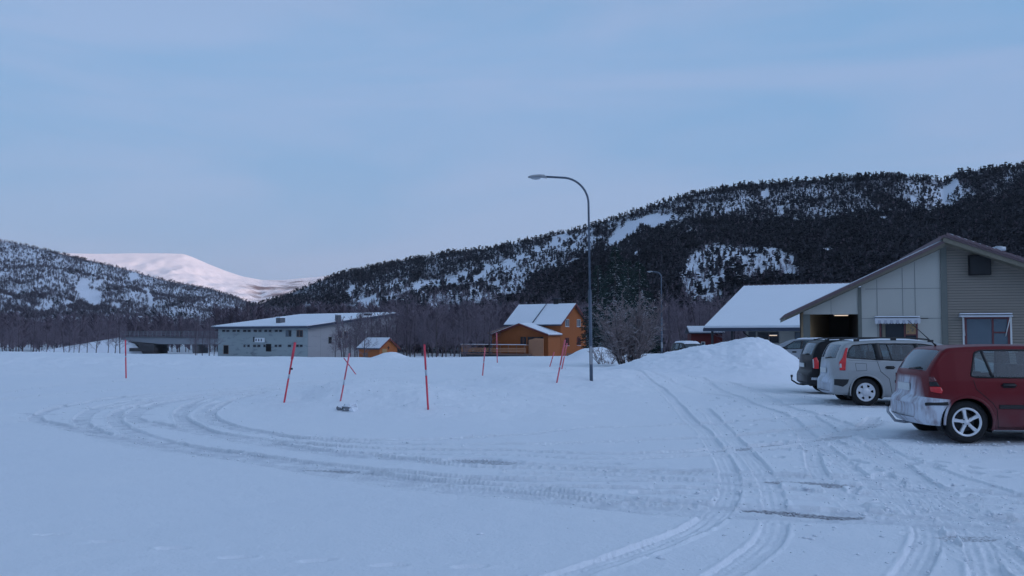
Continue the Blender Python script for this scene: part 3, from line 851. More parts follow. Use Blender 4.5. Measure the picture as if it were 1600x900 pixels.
# left hill
pts, px, t = hill_points(left, 42000, l_density, -350, 470, 13, 0.0, 1.0, 0.8)
scatter('frosty_birch_wood', BIR[:3], pts - np.array([0, 0, .4]), rng.uniform(3.5, 8, len(pts)), 'far_shrub', 'thin frosty birch wood on the snowy hill at far left', 4, 1.9)
def l_con(px, py): return np.clip(fbm(px / 22, py / 16, 140, 3) * 1.1 + 0.05 + 0.25 * (px > 230), 0, 0.9) * (l_density(px, py) > 0.01)
pts, px, t = hill_points(left, 4500, l_con, -350, 480, 14, 0.15, 1.0, 0.8)
scatter('scattered_pine_wood', PIN[:3] + SPR[:2], pts - np.array([0, 0, .5]), rng.uniform(4, 8.5, len(pts)), 'conifer', 'small dark conifers dotted over the snowy hill at far left', 5, 1.2)
# low belt of bare trees across the valley floor
def belt(n, x0, x1, y0, y1, h0, h1, seed, name, label, fat=1.2, m='birch_twigs', protos=None):
    rr = np.random.default_rng(seed)
    Y = rr.uniform(y0, y1, n); px = rr.uniform(x0, x1, n)
    x = (px - 800) / FPX * Y
    keep = vnoise(x / 14, Y / 14, seed) > 0.22
    x, Y = x[keep], Y[keep]
    z = base_height(x, Y) - 0.3
    return scatter(name, protos or BIR, np.stack([x, Y, z], -1), rr.uniform(h0, h1, len(x)), m, label, seed, fat)
BIRD = [low_birch(20 + i, 90) for i in range(5)]
belt(1000, -420, 345, 225, 460, 6, 12, 31, 'riverside_birch_wood', 'belt of bare purple brown birches behind the bridge and the river', 1.1, protos=BIRD)
belt(900, 340, 620, 215, 400, 8, 14, 32, 'valley_birch_wood', 'bare birch wood rising behind the long grey hall', 1.1, protos=BIRD)
belt(2000, 600, 1250, 185, 330, 7, 13, 33, 'bare_birch_wood', 'dense bare birch wood behind the orange house and street lamps', 1.1, protos=BIRD)
rr = np.random.default_rng(8)
n = 90
px = rr.uniform(375, 470, n); Y = rr.uniform(330, 400, n)
scatter('spruce_wood', SPR, np.stack([(px - 800) / FPX * Y, Y, np.full(n, VZ)], -1), rr.uniform(11, 17.5, n), 'conifer', 'stand of dark spruces just behind the grey hall roof', 8, 1.2)

# ------------------------------------------------------------------ TREES ONE CAN TELL APART
def grow(seed, height, n_prim=26, lean=0.05, prim_len=0.42, up=0.75, trunk_r=0.09, clear=0.18, twig=0.010, sub_n=7, sub2=4, multi=1, spread=0.3):
    rr = random.Random(seed)
    T = []; B = []
    def seg(lst, a, b, ra, rb, n): lst.append((a, b, ra, rb, n))
    for s in range(multi):
        ang = rr.uniform(0, 6.28) if multi > 1 else 0
        tilt = rr.uniform(0.15, 1.0) * spread if multi > 1 else 0
        d = Vector((math.cos(ang) * tilt + rr.gauss(0, lean), math.sin(ang) * tilt + rr.gauss(0, lean), 1)).normalized()
        p = Vector((math.cos(ang) * .25 * (multi > 1), math.sin(ang) * .25 * (multi > 1), -0.25))
        h = height * (rr.uniform(.6, 1.0) if multi > 1 else 1)
        N = 9; pts = [p]
        for i in range(N):
            d = (d + Vector((rr.gauss(0, .05), rr.gauss(0, .05), .03))).normalized()
            p = p + d * h / N; pts.append(p)
        r0 = trunk_r * (0.5 if multi > 1 else 1)
        for i in range(N): seg(T, pts[i], pts[i + 1], r0 * (1 - i / (N + .5)), r0 * (1 - (i + 1) / (N + .5)), 5)
        for k in range(n_prim):
            f = clear + (0.97 - clear) * (k + rr.random()) / n_prim
            i = min(N - 1, int(f * N)); q = pts[i].lerp(pts[i + 1], f * N - i)
            az = rr.uniform(0, 6.28); L = h * prim_len * (1.12 - f) * rr.uniform(.6, 1.1)
            dd = Vector((math.cos(az), math.sin(az), up * rr.uniform(.5, 1.3))).normalized()
            c = q; br = max(twig * 1.3, r0 * .33 * (1.1 - f)); M = 4; bp = [c]
            for j in range(M):
                dd = (dd + Vector((rr.gauss(0, .13), rr.gauss(0, .13), rr.gauss(.05, .08)))).normalized()
                c = c + dd * L / M; bp.append(c)
            for j in range(M): seg(B, bp[j], bp[j + 1], br * (1 - j / (M + .6)), br * (1 - (j + 1) / (M + .6)), 3)
            for j in range(sub_n):
                g = rr.uniform(.2, 1); jj = min(M - 1, int(g * M)); e = bp[jj].lerp(bp[jj + 1], g * M - jj)
                base = (bp[jj + 1] - bp[jj]).normalized()
                d2 = (base + Vector((rr.gauss(0, .55), rr.gauss(0, .55), rr.gauss(.1, .4)))).normalized()
                L2 = L * rr.uniform(.22, .5); e2 = e + d2 * L2
                seg(B, e, e2, twig * 1.1, twig * .7, 3)
                for m_ in range(sub2):
                    u = rr.uniform(.2, 1); f0 = e.lerp(e2, u)
                    d3 = (d2 + Vector((rr.gauss(0, .6), rr.gauss(0, .6), rr.gauss(.05, .45)))).normalized()
                    seg(B, f0, f0 + d3 * L2 * rr.uniform(.3, .7), twig * .75, twig * .4, 3)
    def to_mesh(lst, name):
        V = []; F = []
        for a, b, ra, rb, n in lst:
            d = (b - a)
            if d.length < 1e-5: continue
            d.normalize(); u = d.orthogonal().normalized(); v = d.cross(u); k = len(V)
            for (c, r) in ((a, ra), (b, rb)):
                for i in range(n):
                    t = 2 * math.pi * i / n; V.append(c + (u * math.cos(t) + v * math.sin(t)) * r)
            for i in range(n):
                F.append((k + i, k + (i + 1) % n, k + n + (i + 1) % n, k + n + i))
        return np_mesh(name, np.array([tuple(v) for v in V]), np.array(F))
    return to_mesh(T, 'trunk'), to_mesh(B, 'crown')
def make_tree(name, seed, height, bark, twigm, **k):
    tm, cm = grow(seed, height, **k)
    root = empty(name, (0, 0, 0))
    link('trunk', tm, root, [bark]); link('crown', cm, root, [twigm])
    return root
def make_spruce(seed, height):
    rr = random.Random(seed)
    root = empty('spruce_tree', (0, 0, 0))
    MB().tube([(0, 0, -.3), (0, 0, height * .5), (0, 0, height * .98)], [.22, .13, .02], 'bark', 7).build('trunk', root)
    V = []; F = []
    z = 0.5
    while z < height * .99:
        f = 1 - z / height
        n = 8 + int(6 * f)
        R0 = 0.2 + height * .235 * f ** .85
        for k in range(n):
            az = rr.uniform(0, 6.28); L = R0 * rr.uniform(.6, 1.12); zz = z + rr.uniform(-.2, .2)
            m_ = max(3, int(L / .25))
            for j in range(1, m_ + 1):
                s = j / m_; r = L * s
                zc = zz + .22 * L * (1 - s) - .10 * L * s + .12 * L * s * s * s
                wd = (.13 + .30 * (1 - s)) * rr.uniform(.6, 1.2) * (.5 + .5 * min(1, f * 3))
                c = Vector((math.cos(az) * r, math.sin(az) * r, zc)); o = Vector((math.cos(az), math.sin(az), -.12)); sd_ = Vector((-math.sin(az), math.cos(az), 0))
                for q in range(4):
                    a = rr.choice((-1, 1)); tip = c + o * rr.uniform(.05, .34) + sd_ * a * wd * rr.uniform(.3, 1.3) + Vector((0, 0, rr.uniform(-.26, .05)))
                    b0 = c - o * .10 + Vector((0, 0, .03)); b1 = c + o * .12 + sd_ * a * .07 + Vector((0, 0, rr.uniform(-.02, .04)))
                    k0 = len(V); V += [b0, b1, tip]; F.append((k0, k0 + 1, k0 + 2))
        z += .26 + .05 * rr.random()
    link('crown', np_mesh('crown', np.array([tuple(v) for v in V]), np.array(F)), root, ['spruce_needles'])
    return root
def place(root, x, y, s=1.0, rz=0.0, label=None, cat=None, group=None, z=None):
    root.location = (x, y, gz(x, y) if z is None else z); root.scale = (s, s, s); root.rotation_euler = (0, 0, rz)
    tag(root, label, cat, group); return root

BP = []
for i in range(6):
    r_ = make_tree('birch_tree', 100 + i, 10.0, 'bark', 'birch_twigs', n_prim=30, twig=0.016, trunk_r=.11, prim_len=.36, up=1.0)
    register(r_); BP.append(r_)
used = set()
def birch(px, Y, h, k, label, group=None):
    x = X(px, Y)
    k = k % 6
    if k in used: o = copy_tree(BP[k])
    else: o = BP[k]; used.add(k)
    return place(o, x, Y, h / 10.0, random.uniform(0, 6.28), label, 'tree', group)
random.seed(12)
def grove(n, x0, x1, y0, y1, h0, h1, label, group):
    for i in range(n):
        birch(x0 + (x1 - x0) * (i + random.random()) / n, random.uniform(y0, y1), random.uniform(h0, h1), random.randint(0, 5), label, group)
grove(26, -10, 190, 150, 215, 6, 9.5, 'bare birch in the row along the river left of the bridge', 'birches along the river')
grove(10, 200, 335, 215, 240, 7, 10, 'bare birch standing just behind the road bridge', 'birches behind the bridge')
grove(20, 532, 630, 137, 148, 5.5, 9.5, 'bare tree in the thicket blurring the gable of the grey hall', 'trees before the hall gable')
grove(5, 300, 338, 150, 172, 4.5, 7.5, 'bare brown tree between the bridge and the left wall of the grey hall', 'trees beside the hall')
grove(22, 600, 775, 135, 185, 8, 12.5, 'bare birch in the grove between the wooden shed and the orange house', 'birches between shed and house')
grove(12, 760, 925, 160, 190, 9, 13, 'bare birch rising behind the orange house', 'birches behind the house')
grove(14, 1035, 1165, 100, 140, 8, 12.5, 'bare birch behind the second lamp, left of the snow covered wing roof', 'birches beside the wing')
birch(571, 118, 6.5, 2, 'slim pale birch standing in front of the wooden shed')
birch(538, 132, 6.8, 3, 'bare birch close to the gable wall of the grey hall')
birch(524, 138, 5.6, 4, 'small bare tree beside the dark gable window of the hall')
birch(556, 140, 7.6, 1, 'taller bare tree between the hall gable and the shed')
birch(603, 136, 8.6, 5, 'bare tree hiding the far end of the hall gable')
birch(728, 125, 5.0, 0, 'small bare tree at the left end of the wooden deck')

sp = make_spruce(1, 13.4); register(sp)
sp2 = make_spruce(2, 13.4); register(sp2)
place(sp, X(962, 98), 98, 1.0, 0.3, 'tallest dark snow dusted spruce behind the bare bush', 'tree')
place(sp2, X(1000, 104), 104, 0.92, 1.3, 'dark spruce just left of the second street lamp', 'tree')
c = copy_tree(sp); place(c, X(935, 108), 108, 0.90, 2.3, 'dark spruce directly behind the tall street lamp pole', 'tree')
c = copy_tree(sp2); place(c, X(982, 118), 118, 1.02, 2.9, 'dark spruce farthest back in the clump beside the second lamp', 'tree')
for i, (px, Y, s_) in enumerate([(392, 235, .9), (420, 240, 0.78), (445, 232, 0.7)]):
    c = copy_tree(sp if i % 2 else sp2); place(c, X(px, Y), Y, s_, i, ['left tree of three dark spruces behind the hall roof', 'middle tree of three dark spruces behind the hall roof', 'right tree of three dark spruces behind the hall roof'][i], 'tree')
# big bare bush
bush = make_tree('bare_bush', 55, 4.0, 'bark', 'bush_twigs', n_prim=16, twig=0.010, trunk_r=.075, prim_len=.40, up=1.2, clear=.10, multi=24, spread=.62, sub_n=7, sub2=4)
place(bush, X(980, 47.5), 47.5, 1.12, 0, 'big bare multi stemmed bush with frosted twigs beside the snow pile', 'bush')
b3 = make_tree('bare_bush', 57, 2.6, 'bark', 'bush_twigs', n_prim=9, twig=0.012, trunk_r=.05, prim_len=.42, clear=.05, multi=14, spread=1.2, sub_n=4, sub2=3); register(b3)
place(b3, X(1135, 97), 97, 1.0, 0, 'bare bush seen under the wing eave beside the red cabin', 'bush')
c = copy_tree(b3); place(c, X(1150, 99), 99, 1.15, 2.0, 'bare bush seen under the wing eave nearest to the pale wall', 'bush')
b2 = make_tree('bare_bush', 56, 2.4, 'bark', 'bush_twigs', n_prim=9, twig=0.009, trunk_r=.05, prim_len=.42, clear=.05, multi=8, spread=1.0, sub_n=4, sub2=3)
place(b2, X(946, 51), 51, .8, 0, 'small low bare bush left of the big bush', 'bush')

# ------------------------------------------------------------------ SNOW PILES
def pile(name, cx, cy, W, D, fn, n, label):
    u = np.linspace(-1, 1, n); v = np.linspace(-1, 1, n)
    U, Vv = np.meshgrid(u, v, indexing='ij')
    x = cx + U * W; y = cy + Vv * D
    h = fn(x, y)
    edge = (1 - sstep(.78, 1.0, np.maximum(np.abs(U), np.abs(Vv))))
    z = base_height(x, y) + h * edge - 0.10 * (1 - edge) - 0.012
    idx = np.arange(n * n).reshape(n, n)
    F = np.stack([idx[:-1, :-1], idx[1:, :-1], idx[1:, 1:], idx[:-1, 1:]], -1).reshape(-1, 4)
    o = link(name, np_mesh(name, np.stack([x, y, z], -1).reshape(-1, 3), F, True), None, ['snow'])
    return tag(o, label, 'snow pile')
def pile_fn(x, y):
    px = 800 + FPX * x / y
    crest = np.interp(px, [900, 945, 975, 1000, 1040, 1075, 1100, 1118, 1135, 1150, 1165, 1185, 1200, 1220, 1240, 1262, 1290], [0, .05, .30, .55, .80, .98, 1.12, 1.16, 1.22, 1.34, 1.42, 1.38, 1.25, 1.0, .60, .15, 0])
    d = (y - 38.5) / np.where(y < 38.5, 6.2, 4.6)
    prof = np.exp(-np.abs(d) ** 2.1)
    h = crest * prof
    return h + np.clip(h, 0, .5) * (.32 * fbm(x / 1.5, y / 1.5, 71, 6, .64) + .22 * np.abs(fbm(x / .55, y / .55, 72, 4))) + np.clip(h, 0, .2) * .15
pile('snow_pile', X(1110, 38), 38, 7.4, 9, pile_fn, 300, 'large ploughed snow pile left of the parked cars in front of the wing')
cx, cy = X(925, 58), 58
pile('snow_pile', cx, cy, 4.2, 4, lambda x, y: blob(x, y, cx, cy, 1.35, 1.6, .72, 0, 1.4) + blob(x, y, cx + 1.5, cy, 1.0, 1.3, .32) + .05 * fbm(x / .7, y / .7, 4), 90, 'rounded snow heap behind the tall lamp in front of the orange house')
cx2, cy2 = X(611, 63), 63
pile('snow_pile', cx2, cy2, 2.6, 2.6, lambda x, y: blob(x, y, cx2, cy2, 1.05, 1.2, .40, 0, 1.4) + .04 * fbm(x / .5, y / .5, 4), 70, 'small rounded snow mound at the field edge below the wooden shed')
# icy clods lying on the bank
random.seed(3)
def clod(x, y, r, name='snow_clod', m='rock', label='', squash=.7, seed=1):
    import bmesh
    bm = bmesh.new(); bmesh.ops.create_icosphere(bm, subdivisions=2, radius=r)
    q = random.Random(seed)
    for v in bm.verts: v.co *= 1 + q.uniform(-.28, .28); v.co.z *= squash
    me = bpy.data.meshes.new(name); bm.to_mesh(me); bm.free()
    o = link(name, me, None, [m]); o.location = (x, y, gz(x, y) + r * squash * .45); tag(o, label, 'snow clod'); return o
gx, gy, _z = GT(543, 641)
clod(gx, gy, .115, label='largest dark icy clod on the bank below the leaning marker pole', seed=1)
clod(gx - .16, gy + .05, .07, label='small dark icy lump left of the largest clod', seed=2)
clod(gx + .13, gy - .08, .08, m='snow', label='snow covered lump at the right foot of the largest clod', seed=3)
clod(gx + .05, gy + .18, .10, m='snow', label='snow covered lump behind the largest dark clod', seed=4)

# crumbs of snow thrown up beside the ruts and along the ploughed banks
def crumb(seed):
    rr = np.random.default_rng(seed)
    V = np.array([(1, 0, 0), (-1, 0, 0), (0, 1, 0), (0, -1, 0), (0, 0, .7), (0, 0, -.4)], float) * rr.uniform(.6, 1.3, (6, 1))
    F = np.array([(0, 2, 4), (2, 1, 4), (1, 3, 4), (3, 0, 4), (2, 0, 5), (1, 2, 5), (3, 1, 5), (0, 3, 5)])
    return V, F
rr = np.random.default_rng(77)
cp_ = []
for t in NEAR_TRACKS + LOOPS + MORE:
    c = catmull([rp(*p) for p in t], 10)
    seglen = np.hypot(*(c[1:] - c[:-1]).T)
    nn_ = int(seglen.sum() * 5)
    k = rr.choice(len(seglen), nn_, p=seglen / seglen.sum()); f = rr.uniform(0, 1, (nn_, 1))
    p = c[k] + (c[k + 1] - c[k]) * f
    d = (c[k + 1] - c[k]) / np.maximum(seglen[k][:, None], 1e-6)
    off = rr.choice([-1, 1], nn_) * (.13 + np.abs(rr.normal(0, .09, nn_)))
    cp_.append(p + np.stack([-d[:, 1], d[:, 0]], 1) * off[:, None])
for (px, py, sx_, sy_, n_) in [(560, 632, 1.6, 1.0, 260), (660, 640, 2.0, 1.0, 160), (1530, 705, 1.6, .5, 420), (1420, 700, 1.0, .4, 120), (1500, 800, 1.6, 1.0, 300), (120, 575, 8, 2.5, 200)]:
    cx_, cy_ = rp(px, py); cp_.append(np.stack([rr.normal(cx_, sx_, n_), rr.normal(cy_, sy_, n_)], 1))
cp_ = np.concatenate(cp_); cp_ = cp_[cp_[:, 1] > 4]
sz_ = .008 + .012 * rr.random(len(cp_)) ** 3 * 2.2
o = scatter('snow_crumbs', [crumb(i) for i in range(5)], np.stack([cp_[:, 0], cp_[:, 1], base_height(cp_[:, 0], cp_[:, 1]) + .002], -1), sz_, 'snow', 'loose crumbs of snow thrown up beside the tyre tracks', 9)
o['category'] = 'snow crumbs'
# ------------------------------------------------------------------ STREET LAMPS
def street_lamp(name, x, y, z, h, arm, r, label, twist=0.0, lean=0.0):
    root = empty(name, (x, y, z), twist, label, 'street lamp')
    pole = MB().tube([(0, 0, -.3), (0, 0, h * .44)], r * 1.35, 'galvanised', 14)
    pole.tube([(0, 0, h * .44), (0, 0, h * .445)], [r * 1.5, r * 1.1], 'galvanised', 14)
    rad = arm * .62
    pts = [(0, 0, h * .445), (0, 0, h - rad)]
    for k in range(1, 13):
        t = math.pi / 2 * k / 12
        pts.append((-rad * (1 - math.cos(t)), 0, h - rad + rad * math.sin(t)))
    pts.append((-arm, 0, h + .03))
    pole.tube(pts, r * .85, 'galvanised', 12)
    pole.build('pole', root)
    a = -arm
    hd = MB()
    prof = [(a + .04, -.035, .04, .03), (a - .03, .0, .075, .06), (a - .18, .01, .10, .06), (a - .36, .0, .105, .055), (a - .45, -.01, .07, .04), (a - .49, -.01, .03, .02)]
    vs = []; fs = []
    n = 12
    for (x_, dz, hw, hh_) in prof:
        for k in range(n):
            t = 2 * math.pi * k / n
            vs.append((x_, hw * math.cos(t), h + .03 + dz + hh_ * math.sin(t) * (1.0 if math.sin(t) > 0 else .6)))
    for i in range(len(prof) - 1):
        for k in range(n): fs.append((i * n + k, i * n + (k + 1) % n, (i + 1) * n + (k + 1) % n, (i + 1) * n + k))
    fs.append(tuple(range(n))); fs.append(tuple(range((len(prof) - 1) * n, len(prof) * n)))
    hd.add(vs, fs, 'lamp_body', True)
    head = hd.build('lamp_head', root)
    vs = []; 
    for (x_, zz, hw) in [(a - .12, 0, .05), (a - .16, -.045, .075), (a - .27, -.065, .085), (a - .38, -.045, .065), (a - .43, 0, .04)]:
        for k in range(7):
            t = math.pi * k / 6
            vs.append((x_, hw * math.cos(t), h + .03 - .02 + zz * math.sin(t)))
    fs = [(i * 7 + k, i * 7 + k + 1, (i + 1) * 7 + k + 1, (i + 1) * 7 + k) for i in range(4) for k in range(6)]
    MB().add(vs, fs, 'lamp_glass', True).build('lamp_glass', head)
    MB().box(-r * 1.0, r * 1.0, -r * 1.42, -r * 1.30, .45, .95, 'lamp_body').build('hatch', root)
    root.rotation_euler = (0, lean, twist)
    return root
lx, ly, lz = GT(924, 595)
street_lamp('street_lamp', lx, ly, lz, P(880, 277, ly).z - lz, 67 * ly / FPX, 1.95 * ly / FPX, 'tall grey curved street lamp in front of the orange house', 0.0, -0.012)
lx2 = X(1034, 80)
street_lamp('street_lamp', lx2, 80, 0.0, Z(425, 80), .75, .062, 'smaller distant curved street lamp between the dark spruces and the snow pile')

# ------------------------------------------------------------------ SNOW MARKER POLES
def marker(p0, p1, Y, label, r=4.0, fat_top=False, faded=False, bands=(.55, .62), knob=None, group=None):
    Y = GT(*p1)[1]
    a = P(p0[0], p0[1], Y); b = P(p1[0], p1[1], Y)      # top, foot
    b2 = b + (b - a).normalized() * .35
    r = r * .66 * Y / FPX / 2
    root = empty('marker_pole', b, 0, label, 'marker pole', group)
    A = a - b; B = b2 - b
    m = 'marker_faded' if faded else 'marker_red'
    def at(t): return B.lerp(A, t)
    L = (A - B).length
    f0 = .35 / L
    q0 = f0 + (1 - f0) * (1 - bands[1]); q1 = f0 + (1 - f0) * (1 - bands[0])
    mb = MB()
    mb.tube([at(0), at(q0)], r, m, 8).tube([at(q1), at(1)], r, m, 8)
    mb.build('shaft', root)
    MB().tube([at(q0), at(q1)], r * 1.02, 'marker_reflector', 8).build('reflector_band', root)
    if fat_top: MB().tube([at(.78), at(1.0)], r * 1.4, m, 8).build('sleeve', root)
    if knob: 
        c = at(f0 + (1 - f0) * (1 - knob)); MB().tube([c, c + Vector((.05, 0, 0))], .022, 'trim_black', 6).build('bracket', root)
    return root
marker((196, 531), (197, 591), 36.5, 'thin upright red marker pole at far left in front of the bridge', r=3.4, bands=(.42, .45))
marker((461, 535), (444, 629), 23.0, 'leaning red marker pole with thick top and black knob in front of the hall corner', fat_top=True, r=4.4, bands=(.53, .60), knob=.44)
marker((546, 552), (532, 627), 22.8, 'faded leaning red marker pole behind the dark icy clod', faded=True, r=3.8, bands=(.55, .66))
marker((537, 559), (556, 585), 23.1, 'snapped short red pole leaning across the faded marker', r=2.6, faded=True, bands=(.5, .52))
marker((663, 538), (669, 640), 20.5, 'nearest tall red marker pole with grey reflector band left of the lamp', r=4.8, bands=(.39, .48))
marker((758, 543), (754, 587), 37.0, 'thin red marker pole in front of the wooden deck', r=3.0, bands=(.5, .54), faded=True)
marker((776, 520), (777, 567), 54.0, 'faint distant red pole standing before the left corner of the annex', r=2.4, bands=(.5, .53), faded=True)
marker((866, 550), (859, 573), 47.0, 'short faint red marker pole before the orange house, left of the leaning pair', r=2.4, bands=(.5, .53), faded=True)
marker((883, 531), (870, 598), 31.0, 'leaning red marker pole nearest to the tall street lamp', r=3.6, bands=(.6, .64), faded=True)
marker((886, 536), (878, 576), 44.0, 'red marker pole just behind the leaning pole beside the lamp', r=3.0, bands=(.5, .54), faded=True)

# ------------------------------------------------------------------ ORANGE HOUSE
def window(parent, x0, x1, z0, z1, y, frame_m, glass_m, mull=(), trans=(), fw=.07, depth=.05, axis='y', sill=True, name='window'):
    """window on a wall facing -y (axis 'y') or +x (axis 'x'); y is the wall plane"""
    def bx(mb, a0, a1, d0, d1, b0, b1, m):
        if axis == 'y': mb.box(a0, a1, y - d1, y - d0, b0, b1, m)
        else: mb.box(y + d0, y + d1, a0, a1, b0, b1, m)
    g = MB(); bx(g, x0 + .01, x1 - .01, .004, .02, z0 + .01, z1 - .01, glass_m)
    w_ = g.build(name, parent)
    f = MB()
    bx(f, x0 - fw * .3, x0 + fw * .7, .003, depth, z0, z1, frame_m); bx(f, x1 - fw * .7, x1 + fw * .3, .003, depth, z0, z1, frame_m)
    bx(f, x0 - fw * .3, x1 + fw * .3, .003, depth + .004, z1 - fw * .7, z1 + fw * .3, frame_m); bx(f, x0 - fw * .3, x1 + fw * .3, .003, depth + .004, z0 - fw * .3, z0 + fw * .7, frame_m)
    for t in mull: bx(f, t - fw * .4, t + fw * .4, .003, depth - .006, z0, z1, frame_m)
    for (a, b, zz) in trans: bx(f, a, b, .003, depth - .008, zz - fw * .35, zz + fw * .35, frame_m)
    f.build('frame', w_)
    if sill:
        s_ = MB(); bx(s_, x0 - .06, x1 + .06, .003, depth + .06, z0 - .06, z0 - .025, 'roof_snow'); s_.build('sill', w_)
    return w_
def boards_y(mb, x0, x1, z0, z1, y, m, step=.18, proud=.018):
    """vertical battens on a wall facing -y"""
    x = x0 + step / 2
    while x < x1 - .02:
        mb.box(x - .02, x + .02, y - proud, y + .001, z0, z1, m); x += step
K = P(876, 523, 138.0)
ZB = -2.15
house = empty('orange_house', (K.x, 138.0, ZB), R(-37), 'orange wooden two storey house with snowy roof and wooden deck', 'house')
hz = lambda py, Y=138.0: Z(py, Y) - ZB
EV, RD = hz(503.5), hz(474)
HL, HD = 9.9, 7.0
mb = MB()
mb.prism_x([(0, 0), (HD, 0), (HD, EV), (HD / 2, RD - .1), (0, EV)], -HL, 0, 'orange_wood')
x = -HL + .1
while x < -.05:
    mb.box(x, x + .05, -.02, .001, 0.3, EV - .05, 'orange_wood'); x += .22
y = .1
while y < HD - .05:
    top = EV + (RD - EV - .15) * (1 - abs(y - HD / 2) / (HD / 2)) - .12
    mb.box(-.001, .02, y, y + .05, .3, top, 'orange_wood'); y += .22
mb.build('wall', house)
MB().box(-HL - .03, .03, -.03, HD + .03, -.4, .3, 'concrete').build('foundation', house)
def gable_roof(parent, x0, x1, yd, ev, rd, over, th=.14, snow=.12, axis='x', trim='red_trim', m='tile', y0=0.0, snow_m='roof_snow'):
    """ridge along x; eaves at y0-over and y0+yd+over"""
    sl_ = (rd - ev) / (yd / 2)
    yl, yr, ym = y0 - over, y0 + yd + over, y0 + yd / 2
    zl = ev - over * sl_
    r_ = MB()
    r_.prism_x([(yl, zl), (ym, rd), (yr, zl), (yr, zl - th), (ym, rd - th), (yl, zl - th)], x0, x1, m)
    ro = r_.build('roof', parent)
    s_ = MB()
    for sgn in (-1, 1):
        ye = yl + .05 if sgn < 0 else yr - .05
        ze = zl + .05 * sl_
        pts = [(ye, ze + .003), (ym, rd + .003), (ym, rd + snow), (ye, ze + snow * .8)]
        s_.prism_x(pts if sgn < 0 else pts[::-1], x0 + .06, x1 - .06, snow_m)
    s_.build('snow_cover', ro)
    t_ = MB()
    for xx in (x0 - .03, x1 + .003):
        t_.prism_x([(yl - .02, zl + .02), (ym, rd + .03), (yr + .02, zl + .02), (yr + .02, zl - th - .08), (ym, rd - th - .08), (yl - .02, zl - th - .08)], xx, xx + .028, trim)
    t_.box(x0, x1, yl - .03, yl - .002, zl - th - .03, zl + .02, 'dark_trim'); t_.box(x0, x1, yr + .002, yr + .03, zl - th - .03, zl + .02, 'dark_trim')
    t_.build('bargeboard', ro)
    return ro
ro = gable_roof(house, -HL - .5, .45, HD, EV, RD, .45)
MB().box(-3.6, -2.7, HD / 2 - .1, HD / 2 + .6, RD - .5, RD + .85, 'black').box(-3.65, -2.65, HD / 2 - .15, HD / 2 + .65, RD + .85, RD + .93, 'dark_trim').build('chimney', ro)
MB().obox((-4.9, HD / 4 - .225, (EV + RD) / 2 + .02), (.012, 0, 0), (0, (HD / 2 + .3) / 2, (RD - EV) * .53), (0, -.02, .105), 'dark_trim').build('snow_seam', ro)
for yy in (1.7, 4.9):
    for (a, b) in ((hz(540), hz(528)), (hz(510), hz(498.5))):
        window(house, yy - .5, yy + .5, a, b, 0.0, 'grey_frame' if a > 3 else 'red_trim', 'curtain_window' if a > 3 else 'dark_window', (yy,), fw=.10, axis='x')
window(house, -1.2, -.4, hz(534), hz(528), 0.0, 'red_trim', 'dark_window', fw=.08)
# annex with its low gable towards the river
AE, AR = hz(521.5), hz(505.5)
mb = MB()
mb.prism_y([(-HL, 0), (-.02, 0), (-.02, AE), (-HL / 2, AR - .1), (-HL, AE)], -3.2, -.005, 'orange_wood')
x = -HL + .1
while x < -.1:
    top = AE + (AR - AE - .1) * (1 - abs(x + HL / 2) / (HL / 2)) - .1
    mb.box(x, x + .05, -3.22, -3.199, .3, top, 'orange_wood'); x += .24
ann = mb.build('annex', house)
sl_ = (AR - AE) / (HL / 2)
ov = .4
mb = MB(); xl, xr, xm = -HL - ov, -.02 + ov, -HL / 2
zl = AE - ov * sl_
mb.prism_y([(xl, zl), (xm, AR), (xr, zl), (xr, zl - .14), (xm, AR - .14), (xl, zl - .14)], -3.75, -.035, 'tile')
ar = mb.build('roof', ann)
MB().prism_y([(xm, AR + .003), (xr - .05, zl + .02), (xr - .05, zl + .14), (xm, AR + .12)], -3.7, -.04, 'roof_snow').prism_y([(xm, AR + .003), (xm, AR + .12), (xl + .05, zl + .14), (xl + .05, zl + .02)], -3.7, -.04, 'roof_snow').build('snow_cover', ar)
MB().prism_y([(xl, zl + .03), (xm, AR + .04), (xr, zl + .03), (xr, zl - .24), (xm, AR - .22), (xl, zl - .24)], -3.79, -3.755, 'red_trim').build('bargeboard', ar)
window(ann, -5.0, -4.0, hz(538.5), hz(526.5), -3.2, 'black', 'dark_window', fw=.08)
window(ann, -3.7, -.9, hz(538.5), hz(526.5), -3.2, 'black', 'dark_window', (-2.8, -1.9), fw=.08)
# side wing low brown roof at the left
mb = MB(); mb.box(-HL - 1.0, -HL - .03, -2.6, 3, 0, AE, 'orange_wood'); sw = mb.build('side_wing', house)
MB().prism_x([(-3.3, AE + .02), (3.2, AE + 1.4), (3.2, AE + 1.55), (-3.3, AE + .17)], -HL - 1.4, -HL + 1.2, 'rail_wood').build('roof', sw)
# deck
dk = MB()
dk.box(-14.6, -1.6, -5.6, -3.24, .75, .95, 'rail_wood')
x = -14.5
while x < -1.5: dk.box(x, x + .14, -5.55, -5.41, -.5, .75, 'rail_wood'); x += 1.6
dk.box(-14.6, -1.6, -5.62, -5.58, .05, .75, 'concrete_dark')
dk = dk.build('deck', house)
rl = MB()
rt = hz(538.5, 133)
for zz in (1.2, 1.42, 1.64): rl.box(-14.6, -2.3, -5.60, -5.57, zz, zz + .15, 'pale_wood')
rl.box(-14.6, -2.3, -5.66, -5.54, rt - .12, rt - .06, 'pale_wood')
x = -14.6
while x < -2.2: rl.box(x, x + .09, -5.57, -5.48, .9, rt - .12, 'rail_wood'); x += 1.5
for yy in (-5.6,): pass
rl.box(-14.62, -14.58, -5.6, -3.2, 1.1, rt - .1, 'rail_wood')
rl = rl.build('railing', dk)
MB().box(-14.62, -2.3, -5.68, -5.52, rt - .06, rt + .02, 'roof_snow').build('snow_cover', rl)
